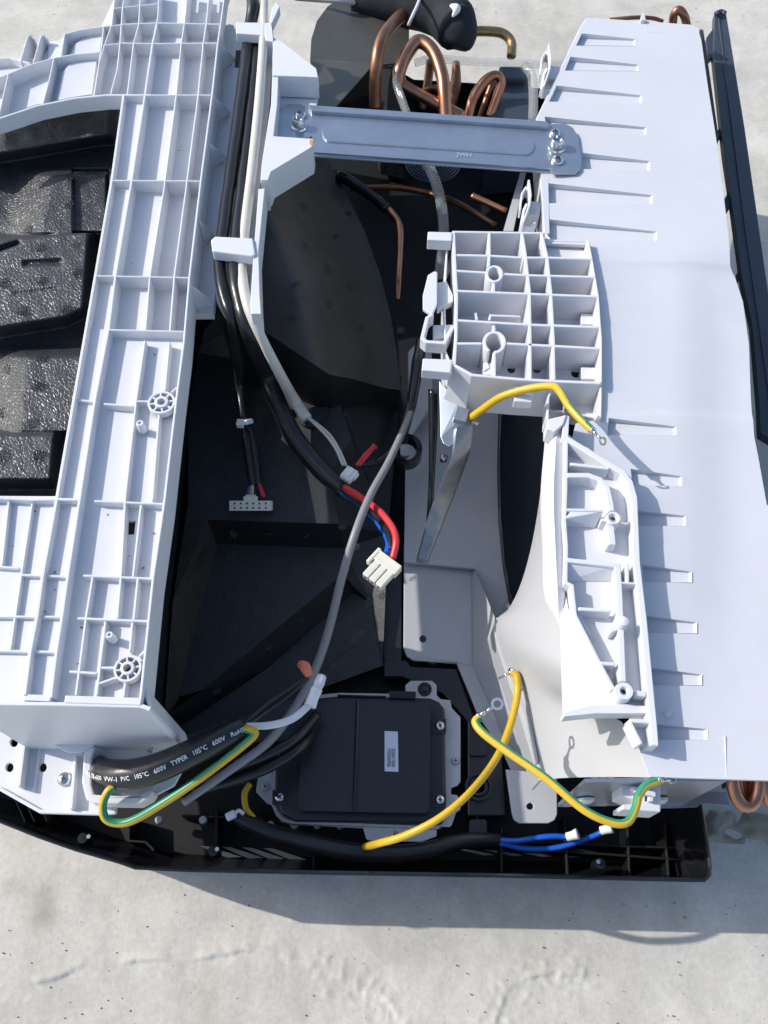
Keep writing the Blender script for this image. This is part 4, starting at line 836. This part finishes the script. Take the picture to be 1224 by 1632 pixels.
wc = thing('wire_holder', 'small white wire holder clipped to the galvanised end plate beside the green wire', 'wire holder', (1020, 1270, .12))
prism('holder_body', [(990, 1250), (1053, 1246), (1053, 1294), (992, 1290), (992, 1282), (1012, 1281), (1012, 1276), (990, 1267)], .172, .150, 'white', wc, bev=.0006)
prism('holder_slot', [(1028, 1268), (1034, 1268), (1034, 1277), (1028, 1277)], .1725, .168, 'dark', wc)
prism('holder_block', [(1034, 1269), (1042, 1270), (1041, 1277), (1034, 1277)], .176, .171, 'white', wc, bev=.0004)
prism('holder_finger', [(1006, 1254), (1012, 1253), (1046, 1262), (1046, 1270), (1010, 1262)], .177, .171, 'white', wc, bev=.0008)
wf = thing('white_fins', 'bright white folded fins at the bottom edge of the grey shroud', 'plastic fins', (970, 1243, .15))
for i in range(3): slab('fin', [(943+i*13, 1238, .175), (953+i*13, 1239, .172), (962+i*13, 1248, .165), (950+i*13, 1247, .165)], .002, 'white', wf)
# black rail along the right edge
rl = thing('black_rail', 'long dark slotted plastic rail leaning beyond the right edge of the white panel', 'plastic rail', (1190, 330, .05))
ZL = .150
slab('rail_strip', [(1139, 21, ZL), (1143, 17, ZL), (1157, 17, ZL), (1187, 202, ZL), (1224, 459, ZL), (1262, 720, ZL), (1212, 690, ZL), (1210, 643, ZL), (1199, 515, ZL), (1184, 450, ZL), (1167, 326, ZL), (1154, 240, ZL), (1137, 86, ZL)], .008, 'rail', rl, bev=.0008)
rib([(1145, 22), (1161, 150), (1189, 365), (1223, 600), (1240, 720)], ZL+.0015, ZL-.002, 'rail', rl, w=.0016)
for pts in ([(1126, 60), (1142, 38), (1138, 88), (1128, 96)], [(1141, 211), (1154, 196), (1156, 210), (1142, 221)], [(1154, 318), (1166, 296), (1168, 322), (1158, 338)], [(1176, 432), (1186, 428), (1188, 438), (1178, 444)]): prism('cross_link', pts, ZL-.004, ZL-.010, 'rail', rl)
tube('rail_tip', [(1141, 22, ZL+.004), (1149, 19, ZL+.004), (1156, 22, ZL+.004)], 4, 'rail', rl)
# ================================================================ PIPES AT THE TOP
ip = thing('insulated_pipe', 'thick black foam insulated refrigerant pipe with tape bands at the top', 'insulated pipe', (680, 50, .10))
tube('insulation', [(562, 2, .150), (600, 2, .152), (650, 8, .153), (700, 20, .154), (728, 46, .153)], [22, 26, 32, 35, 34], 'tube', ip, wob=.05)
tube('insulation', [(700, 18, .154), (722, 34, .152), (726, 58, .145), (722, 74, .138)], [34, 37, 34, 24], 'tube', ip, wob=.05)
tube('tape_band', [(672, -14, .164), (667, 4, .1735), (658, 24, .1735), (651, 40, .163)], 2.6, 'wcable', ip)
tube('tape_band', [(716, 10, .172), (728, 14, .176), (722, 26, .178)], [3, 7, 2], 'wcable', ip, wob=.3)
tube('drain_cord', [(470, -4, .16), (510, -1, .16), (545, 1, .16), (566, 4, .155)], 4.5, 'sleeve', ip)
fp = thing('steel_plate', 'rounded brownish steel plate tilted behind the white cable guide wing', 'steel plate', (570, 100, .05))
slab('plate_sheet', [(545, -6, .150), (522, 10, .152), (505, 33, .156), (496, 62, .158), (494, 95, .160), (500, 130, .164), (506, 175, .168), (535, 170, .165), (594, 104, .150), (640, 100, .142), (652, 70, .138), (652, 20, .138), (640, -10, .138)], .0015, 'film', fp, bev=.0003)
# shadow-casting bends in copper
GP = 'copper pipes at the top of the casing'
def cp(pts, r, lab, m='copper'): return tag(tube('copper_pipe', pts, r, m, k=10), lab, 'copper pipe', GP)
cp([(711, 190, .12), (708, 150, .135), (704, 118, .145), (690, 82, .155), (668, 66, .158), (650, 84, .155), (637, 112, .15), (636, 132, .14)], 10.5, 'bright tall copper U bend standing in front of the clear hose')
cp([(636, 130, .138), (652, 142, .132), (690, 162, .125), (738, 186, .115)], 9, 'straight copper pipe slanting right from foot of the tall U bend')
cp([(746, 190, .10), (754, 158, .115), (772, 130, .125), (790, 120, .128), (799, 132, .122), (790, 160, .11), (780, 188, .10)], [8, 8, 8, 7, 7, 7, 7], 'smaller copper U bend to the right of the tall U bend')
cp([(598, 172, .12), (598, 135, .14), (600, 106, .155), (604, 78, .165), (614, 54, .168), (630, 34, .160), (646, 20, .150)], 10, 'brown copper pipe rising to the black insulation behind the steel plate', 'copperd')
cp([(748, 50, .13), (780, 50, .128), (802, 54, .125), (815, 68, .12), (815, 90, .115)], 7.5, 'dull brass coloured pipe elbow at the upper right of the insulated pipe', 'brass')
cp([(686, 98, .11), (682, 130, .10), (672, 175, .08)], 7, 'dark upright copper pipe between the arms of the tall U bend', 'copperd')
cp([(727, 100, .12), (726, 135, .11), (718, 178, .09)], [6, 9, 7], 'dark swollen copper joint standing right of the tall U bend', 'copperd')
cp([(612, 328, .075), (626, 342, .075), (637, 362, .072), (638, 400, .07), (635, 450, .068), (634, 478, .06)], [7, 7, 6.5, 5, 5, 4], 'slim copper tube bending down in the dark interior left of the clear hose')
cp([(752, 313, .10), (778, 324, .10), (806, 337, .10)], [6, 5.5, 5], 'short straight copper stub in the dark interior above the ribbed bracket')
tag(tube('wrapped_tube', [(538, 280, .09), (560, 290, .088), (590, 310, .082), (616, 332, .077)], 9, 'blackg', wob=.15), 'black tube wrapped in crumpled clear film, joined to the slim copper tube', 'wrapped tube')
cp([(668, 150, .09), (690, 140, .10), (712, 150, .10), (722, 175, .09)], 5, 'thin copper loop low behind the foot of the tall U bend', 'copperd')
cp([(760, 200, .08), (778, 150, .10), (786, 128, .11)], 5, 'thin brown pipe behind the smaller copper U bend', 'copperd')
cp([(560, 300, .03), (640, 300, .04), (720, 320, .05), (790, 360, .05)], 5, 'dim copper pipe deep under the steel cross bar', 'copperd')
def hose(pts, r, lab):
    a = thing('clear_hose', lab, 'clear hose', pts[0]); tube('hose_wall', pts, r, 'clear', a, k=10); tube('inner_bore', pts, r*.62, 'bore', a, k=10); return a
hose([(638, 108, .150), (632, 130, .146), (640, 158, .140), (650, 185, .135)], 6.5, 'clear vinyl hose curving down along the left arm of tall copper U bend')
hose([(662, 100, .140), (690, 94, .140), (740, 97, .140), (800, 100, .142), (862, 102, .144), (900, 100, .144)], 6, 'clear vinyl hose running level across the top to the white panel')
hose([(836, 104, .13), (847, 120, .128), (850, 150, .125), (849, 195, .12)], 7.5, 'clear vinyl hose dropping from the level hose beside the white panel')
hose([(682, 262, .13), (694, 290, .128), (703, 325, .124), (707, 372, .12), (700, 440, .115)], 8.5, 'clear vinyl hose emerging below the steel cross bar')
mt = thing('stepper_motor', 'dark finned round motor partly hidden under the steel cross bar', 'motor', (688, 275, .02))
lathe('motor_body', [(.028, 0), (.028, .02), (.026, .022), (.010, .024), (.0001, .024)], P(690, 262, .075), 'tube', mt, 30)
for i in range(7): rr_ = .0285-i*.0026; lathe('cooling_ring', [(rr_, 0), (rr_, .0016+.0008*i), (rr_-.0011, .0016+.0008*i), (rr_-.0011, 0)], P(690, 262, .0955+.0006*i), 'rail', mt, 32)
ins = thing('inner_block', 'dark moulded block standing behind the smaller copper bend at the top', 'moulded block', (815, 150, .02))
prism('block_body', [(790, 112), (846, 110), (850, 200), (780, 205)], .105, .02, 'rail', ins, bev=.002)
prism('block_cap', [(795, 104), (835, 104), (838, 126), (800, 126)], .112, .10, 'rail', ins, bev=.003)
prism('block_body', [(640, 95), (592, 100), (604, 180), (650, 190)], .098, .02, 'tube', ins, bev=.002)
# ================================================================ CABLES
def cab(name, pts, r, m, lab, cat='cable', grp=None, **k): return tag(tube(name, pts, r, m, k=10, **k), lab, cat, grp)
cab('cable', [(398, -10, .218), (404, 8, .222), (398, 50, .214), (388, 130, .213), (377, 210, .213), (366, 290, .213), (358, 350, .214), (352, 395, .214), (350, 425, .213), (357, 470, .212), (370, 510, .205), (378, 560, .17), (382, 610, .12), (388, 672, .108)], [10]*9+[10, 9, 8.5, 8, 7], 'cable', 'thin black sleeved cable on the left of the guide ending in the twelve hole connector', wob=.08)
cab('cable', [(412, 60, .212), (402, 150, .211), (390, 260, .211), (378, 370, .213), (374, 420, .214), (380, 470, .212), (398, 530, .198), (422, 590, .135), (442, 640, .12), (465, 690, .112), (505, 742, .108), (548, 782, .108)], [8, 8, 9, 11, 12, 13, 15, 15, 15, 15, 15, 14], 'cable', 'thick black cable from the guide ending in red and blue wires', wob=.12)
cab('sleeved_cable', [(421, -10, .222), (420, 60, .222), (413, 160, .221), (403, 260, .221), (392, 350, .216), (387, 400, .214), (386, 440, .216), (396, 490, .218), (420, 545, .200), (448, 600, .165), (468, 636, .125), (489, 668, .118)], [6, 7, 7.5, 8, 8, 8, 8.5, 8.5, 8, 8.5, 9.5, 9.5], 'sleeve', 'cream sleeved cable running through the guide beside the black cables', 'cable')
GC = cab('grey_cable', [(660, 640, .10), (645, 680, .12), (620, 735, .135), (590, 790, .146), (566, 850, .148), (545, 920, .132), (525, 1000, .105), (505, 1060, .090), (475, 1120, .080), (430, 1180, .094), (370, 1225, .100), (292, 1280, .096)], [5, 5.5, 6, 6.3, 6.6, 6.8, 7, 7.2, 7.4, 7.4, 7, 6], 'gcable', 'grey round cable crossing the middle diagonally from ribbed bracket to lower left', 'cable')
# connector with 12 holes
c12 = thing('wire_connector', 'white twelve hole wire connector lying on the black foam', 'connector', (400, 805, .09))
cx = P(399, 806, .100); ux = (P(433, 806, .100)-P(366, 806, .100)); Wd = ux.length; ux.normalize(); tz = Vector((0, -.5, .87)).normalized(); uy = tz.cross(ux)
boxw('connector_body', cx-tz*.004, ux, uy, Wd, .0078, .010, 'cream', c12, bev=.0004, az=tz)
for i in range(6):
    for j in range(2): boxw('pin_hole', cx+tz*.00105+ux*(i-2.5)*Wd*.148+uy*(.0017-.0034*j), ux, uy, .0014, .0014, .0004, 'dark', c12, az=tz)
boxw('latch', cx+uy*.0056-tz*.002, ux, uy, Wd*.33, .0036, .006, 'cream', c12, bev=.0005, az=tz)
boxw('latch_tip', cx+uy*.0078-tz*.002, ux, uy, Wd*.24, .0018, .003, 'cream', c12, bev=.0004, az=tz)
tg = 'wires between the split sleeve and the twelve hole connector'
cab('cable_tail', [(390, 680, .107), (394, 700, .104), (398, 735, .102), (403, 774, .101)], [6, 9, 8, 7], 'cable', 'black sleeve end below the zip tie above the twelve hole connector')
cab('cable_tail', [(396, 680, .110), (403, 700, .106), (408, 740, .103), (411, 772, .102)], [4, 6, 6, 5], 'cable', 'second narrower black sleeve end curving beside the first below the zip tie')
for k, (x, m_, nm) in enumerate(((396, 'blue', 'blue'), (399.5, 'yellow', 'yellow'), (403, 'wcable', 'white'), (407, 'black', 'black'))): cab('thin_wire', [(401+k, 768, .101), (x, 780, .102), (x-1, 793, .100)], 1.6, m_, nm+' thin wire entering the back of the twelve hole connector', 'wire')
for k in range(2): cab('thin_wire', [(411+k*2, 766, .102), (414+k*3, 778, .103), (419+k*3, 792, .101)], 1.6, 'red', ('left' if k == 0 else 'right')+' one of two red thin wires entering the twelve hole connector', 'wire')
zt = thing('zip_tie', 'white zip tie round the thin black cable on dark foam', 'zip tie', (386, 674, .105)); 
boxw('tie_head', P(383, 675, .118), Vector((1, -.1, 0)), None, .0058, .0062, .005, 'nylon', zt, bev=.0009); tube('tie_strap', [(386, 675, .117), (392, 673, .118), (401, 671, .114)], [3, 4.5, 4], 'nylon', zt)
# small white connector
cs = thing('wire_connector', 'small white ribbed connector on the end of two cream wires', 'connector', (557, 755, .10))
c = P(557, 756, .116); ax = (P(571, 768, .116)-P(543, 745, .116)).normalized(); ax = (P(572, 764, .116)-P(545, 748, .116)).normalized()
boxw('connector_body', c, ax, None, .0098, .0100, .005, 'nylon', cs, bev=.0005)
boxw('latch', c+Vector((0, 0, .0031)), ax, None, .0040, .0085, .002, 'nylon', cs, bev=.0004)
ay = Vector((-ax.y, ax.x, 0))
for i in range(5): boxw('tooth', c-ay*.0052+ax*(i-2)*.0019, ax, None, .0012, .0024, .004, 'nylon', cs)
boxw('side_lug', c+ax*.0055+ay*.001, ax, None, .0014, .006, .003, 'nylon', cs)
cab('cream_wire', [(486, 662, .118), (500, 674, .119), (520, 694, .119), (535, 715, .118), (547, 742, .117)], 2.3, 'sleeve', 'left of two cream wires leaving the cream sleeved cable', 'wire')
cab('cream_wire', [(489, 664, .117), (506, 676, .118), (526, 694, .118), (541, 718, .117), (552, 743, .116)], 2.3, 'sleeve', 'right of two cream wires leaving the cream sleeved cable', 'wire')
# 3-pin connector
c3 = thing('wire_connector', 'large cream three prong connector on the end of red and blue wires', 'connector', (600, 910, .12))
ZQ = .150; c = P(611, 900, ZQ); d1 = (P(588, 922, ZQ)-P(612, 896, ZQ)).normalized(); d2 = Vector((-d1.y, d1.x, 0))
k_ = pxm(600, 910, ZQ)
cc = P(617, 901, ZQ); boxw('connector_shell', cc, d1, None, 15*k_, 44*k_, .0075, 'cream', c3, bev=.0006)
boxw('shell_lip', cc-d1*8*k_+Vector((0, 0, .0012)), d1, None, 3*k_, 45*k_, .0085, 'cream', c3, bev=.0005)
for i in range(3):
    q = cc+d1*(22+(1-i)*-0)*k_+d2*(i-1)*13.5*k_*(-1)+d1*(i-1)*0*k_; pr = boxw('prong', q+Vector((0, 0, -.0003)), d1, None, 32*k_, 12*k_, .0066, 'cream', c3, bev=.0008)
    boxw('prong_hole', q+d1*16.1*k_+Vector((0, 0, -.0003)), d1, None, .0003, 5*k_, .0022, 'dark', pr)
e_ = P(596, 888, ZQ); boxw('latch', e_+Vector((0, 0, .001)), d1, None, 32*k_, 7*k_, .006, 'cream', c3, bev=.001)
cab('red_wire', [(549, 777, .112), (575, 793, .125), (605, 815, .142), (626, 842, .152), (631, 864, .155), (626, 890, .152)], 5.5, 'red', 'thick red wire arcing into the large cream three prong connector', 'wire')
cab('black_wire', [(546, 782, .110), (575, 802, .120), (602, 826, .132), (618, 850, .142), (624, 876, .147)], 5, 'cable', 'black wire between the thick red wire and the blue wire', 'wire')
cab('blue_wire', [(543, 784, .109), (570, 800, .113), (598, 828, .125), (612, 848, .136), (619, 866, .144), (615, 886, .148)], 5, 'blue', 'thick blue wire under the red wire at the three prong connector', 'wire')
cab('red_wire', [(568, 742, .105), (580, 726, .108), (590, 716, .11), (597, 708, .112)], 2.6, 'red', 'short pinkish red wire beside the small white ribbed connector', 'wire')
cab('red_wire', [(572, 742, .104), (584, 728, .107), (594, 716, .109), (600, 712, .111)], 2.6, 'red', 'second short red wire alongside the first above the small connector', 'wire')
ct = thing('cable_clamp', 'black plastic ring clamp below the grey cable beside the grey shroud', 'clamp', (645, 715, .07))
ring('clamp_ring', 648, 715, 21, .085, .075, .0045, ct, m='blackg'); prism('clamp_window', rrect(638, 708, 652, 726, 3), .082, .078, 'grey', ct)
tube('clamp_lead', [(575, 742, .09), (600, 735, .09), (628, 722, .088)], [3, 6, 8], 'cable', ct)
cab('dark_film_wire', [(655, 645, .11), (640, 690, .105), (622, 720, .10), (600, 735, .095)], [9, 7, 6, 4], 'cable', 'crumpled black taped wires hanging left of the steel strip bracket', 'wire', wob=.3)
cab('dark_cable', [(672, 545, .10), (664, 590, .11), (657, 640, .108), (646, 690, .10)], [9, 10, 8, 5], 'cable', 'dark taped cable coming down behind the clips of ribbed bracket', 'cable', wob=.2)
# thick printed cable
ZK = .145
kp = [(150, 1212, .100), (162, 1228, .130), (185, 1234, .142), (215, 1233, .148), (250, 1224, .154), (290, 1207, .158), (330, 1188, .160), (360, 1174, .160), (388, 1162, .158)]
KC = thing('printed_cable', 'thick black cable with white printed lettering leaving the frame end plate', 'cable', (270, 1230, .13))
tube('cable_jacket', kp, [17, 20, 23, 24, 23.5, 22.5, 21, 20, 20], 'cable', KC, k=12, sides=24)
pth = catmull([P(*p) for p in kp], 12); rad_ = [23.3*pxm(270, 1200, .155)]
tv, tf = textmesh('E258 & SI-600  VW-1  PVC   105°C   600V   TYPER   105°C   600V   RoHS', .0039)
Ls = [0]
for a, b in zip(pth, pth[1:]): Ls.append(Ls[-1]+(b-a).length)
wd = max(v.x for v in tv); s0 = .034; s1 = Ls[-1]-.001
camv = Vector((0, 0, CAMH)); out = []
for v in tv:
    s = s0+(s1-s0)*v.x/wd; i = max(j for j in range(len(Ls)-1) if Ls[j] <= s); t = (s-Ls[i])/(Ls[i+1]-Ls[i]); p = pth[i].lerp(pth[i+1], t)
    d = (pth[min(i+2, len(pth)-1)]-pth[max(i-1, 0)]).normalized(); f = s/Ls[-1]; rr = pl([(0, 22), (.12, 23.2), (.3, 24.2), (.45, 23.7), (.6, 22.7), (.75, 21.3), (.87, 20.3), (1, 20.3)], f)*pxm(*[lerp(kp[0][q], kp[-1][q], f) for q in range(3)])+.00012
    up = Vector((0, 0, 1)); up = (up-d*up.dot(d)).normalized(); sd = d.cross(up)   # sd: toward the south side
    ang = radians(pl([(0, 42), (.5, 30), (1, 22)], f))-(v.y*1.0-.0008)/rr
    out.append(p+(up*cos(ang)+sd*sin(ang))*rr)
mk('printed_lettering', out, tf, 'print', KC)
# white wire with insulated tip
ww = thing('white_wire', 'white wire ending in a white insulated splice cap above the control box', 'wire', (450, 1150, .14))
tube('wire', [(392, 1157, .158), (430, 1156, .158), (465, 1146, .156), (490, 1126, .152), (497, 1116, .150)], [5, 6, 6, 6, 6], 'wcable', ww)
tube('splice_sleeve', [(494, 1126, .152), (499, 1112, .152), (505, 1098, .152)], [10, 9, 9.5], 'nylon', ww, k=6); tube('splice_cap', [(504, 1100, .152), (509, 1088, .152), (513, 1078, .151)], [7.5, 9, 7.5], 'wcable', ww, k=6)
oc = thing('orange_cap', 'orange crimp cap on thin black wires crossing the grey cable', 'wire cap', (486, 1066, .12))
tube('cap_body', [(478, 1058, .132), (486, 1063, .134), (492, 1076, .130)], [6, 9, 7], 'orange', oc, k=6, wob=.1); tube('black_lead', [(490, 1078, .13), (460, 1098, .13), (425, 1122, .135), (392, 1150, .14)], 3.2, 'cable', oc); tube('black_lead', [(492, 1080, .13), (466, 1104, .128), (430, 1130, .13), (395, 1156, .14)], 3.2, 'cable', oc)
# more black cables lower middle
cab('cable', [(500, 1160, .06), (480, 1190, .08), (430, 1222, .085), (370, 1245, .08), (310, 1262, .07)], 9, 'cable', 'glossy black cable swinging left from the control box behind the grey cable')
cab('cable', [(505, 1140, .07), (470, 1178, .085), (420, 1205, .09), (350, 1232, .085), (300, 1250, .08)], 8, 'cable', 'upper black cable swinging left parallel to the glossy one')
GRP = 'earth wires'
def earth(name, pts, r, lab, stripe, base='yellow', k=10):
    return cab(name, pts, r, base, lab, 'earth wire', None, sides=18, stripe=stripe)
earth('earth_wire', [(182, 1254, .145), (172, 1262, .145), (164, 1282, .142), (168, 1304, .138), (188, 1312, .136), (215, 1306, .138), (260, 1280, .142), (310, 1247, .15), (360, 1210, .158), (395, 1182, .163), (406, 1170, .165), (402, 1164, .166), (390, 1162, .163)], 6.6, 'green and yellow earth wire looping out of the thick printed cable', (M['green'], 235, 105, 0))
earth('earth_wire', [(748, 668, .160), (768, 653, .172), (800, 632, .188), (845, 619, .202), (880, 616, .212), (892, 624, .217), (905, 645, .220), (925, 668, .222), (944, 686, .223)], 6.2, 'short green and yellow earth wire clipped below the ribbed bracket', (M['green'], 125, 100, 115))
earth('earth_wire', [(815, 1070, .120), (824, 1080, .120), (824, 1110, .118), (812, 1160, .122), (790, 1210, .134), (750, 1262, .152), (700, 1304, .152), (645, 1332, .143), (604, 1344, .124), (582, 1350, .052)], 6, 'mostly yellow earth wire running from upright ring tongue down past the control box', (M['green'], 150, 40, 0))
earth('earth_wire', [(764, 1143, .176), (758, 1152, .176), (772, 1170, .178), (815, 1202, .182), (870, 1240, .187), (930, 1290, .190), (975, 1311, .190), (1000, 1310, .190), (1012, 1290, .190), (1018, 1268, .190), (1030, 1252, .190), (1050, 1244, .189)], 6.8, 'long yellow earth wire with green stripe turning up to the end plate', (M['green'], 225, 125, 25))
earth('earth_wire', [(398, 1250, .05), (390, 1265, .052), (392, 1288, .052), (404, 1304, .05)], 5, 'short curl of yellow earth wire left of the control box', (M['green'], 150, 30, 0))
def terminal(x, y, z, x2, y2, z2, lab, rr=9, upright=False):
    a = P(x, y, z); b = P(x2, y2, z2); d = (b-a).normalized(); k = pxm(x, y, z); t = thing('ring_terminal', lab, 'ring terminal', (x, y, z-.004))
    nrm = (Vector((0, 0, 1))-d*d.z).normalized() if not upright else d.cross(Vector((0, 0, 1))).normalized()
    if upright: nrm = (nrm*.85+(Vector((0, 0, 1))-d*d.z).normalized()*.4).normalized()
    c = b+d*rr*k*.9; s = nrm.cross(d); n = 24; vs = []; fs = []
    for rad_i, zz in ((rr*k, .0004), (rr*.58*k, .0004), (rr*.58*k, -.0004), (rr*k, -.0004)):
        for i in range(n): q = 2*pi*i/n; vs.append(c+(d*cos(q)+s*sin(q))*rad_i+nrm*zz)
    for j in range(4):
        for i in range(n): i2 = (i+1) % n; fs.append((j*n+i, j*n+i2, ((j+1) % 4)*n+i2, ((j+1) % 4)*n+i))
    o = mk('ring_tongue', vs, fs, 'tin', t); fixn(o)
    tubew('crimp_barrel', [a+d*.0002, a.lerp(b, .3), a.lerp(b, .45)], [3.9*k, 3.6*k, 2.6*k], 'tin', t, 12)
    tubew('neck', [a.lerp(b, .42), a.lerp(b, .75), b+d*.0006], [2.4*k, 2.6*k, 2.8*k], 'tin', t, 10)
    tubew('insulation_grip', [a-d*.0015, a+d*.0005], [6.6*k, 6.4*k], 'tin', t, 14)
    tubew('copper_strands', [a.lerp(b, .3)+nrm*.0006, a.lerp(b, .62)+nrm*.0006], [1.6*k, 1.4*k], 'copper', t, 8)
    return t
terminal(764, 1141, .176, 785, 1127, .178, 'silver ring terminal facing the camera over the grey shroud', 10)
terminal(815, 1071, .120, 806, 1076, .121, 'silver ring terminal turned edge on at the top of the yellow wire', 7, True)
terminal(945, 687, .223, 957, 699, .224, 'silver ring terminal at the end of the wire over the white tray', 7, True)
terminal(1051, 1244, .189, 1066, 1243, .188, 'flat ring terminal screwed beside the white panel bottom edge', 7)
cab('cable', [(368, 1298, .055), (395, 1312, .052), (440, 1330, .05), (500, 1346, .050), (560, 1358, .050), (620, 1362, .048), (680, 1356, .045), (740, 1340, .040), (800, 1338, .034)], [7, 12, 14, 15, 15, 14.5, 14, 12, 10], 'cable', 'thick black cable lying along the bottom of the casing below the control box', wob=.05)
z2_ = thing('zip_tie', 'white zip tie on the end of the thick black cable in the casing bottom', 'zip tie', (372, 1300, .05))
boxw('tie_head', P(368, 1300, .064), Vector((1, .5, 0)), None, .0068, .0055, .004, 'nylon', z2_, bev=.0009); tube('tie_strap', [(372, 1300, .062), (380, 1292, .064), (388, 1297, .061)], 3, 'nylon', z2_)
for pts, lab, cx_, cy_ in (([(790, 1338, .036), (820, 1340, .04), (850, 1336, .044), (880, 1333, .046), (904, 1334, .046)], 'upper blue wire with a white capped end in the dark casing', 904, 1334), ([(795, 1343, .036), (835, 1352, .036), (880, 1352, .038), (920, 1342, .042), (952, 1330, .046), (960, 1325, .048)], 'lower blue wire with a white capped end curving right in the dark casing', 958, 1324)):
    bw = thing('capped_wire', lab, 'wire', pts[0], 'blue wires with white caps'); tube('wire', pts, 4.5, 'blue', bw, k=10)
    tube('wire_cap', [(cx_, cy_, .048), (cx_+8, cy_-2, .05), (cx_+17, cy_-5, .052)], [7, 7, 9], 'nylon', bw, k=4)

# ---- groups of like things
GROUPS = {'wire_connector': 'plug connectors on the loose wires', 'ring_terminal': 'ring terminals on the earth wires', 'earth_wire': 'yellow and green earth wires', 'zip_tie': 'white zip ties', 'clear_hose': 'clear vinyl hoses', 'cable': 'black cables', 'thin_wire': 'thin wires of the twelve hole connector', 'cream_wire': 'pair of cream wires', 'cable_tail': 'sleeve ends below the zip tie', 'red_wire': 'red wires'}
for o in SC.objects:
    if o.parent is None and o.get('category') and o.name.split('.')[0] in GROUPS: o['group'] = GROUPS[o.name.split('.')[0]]
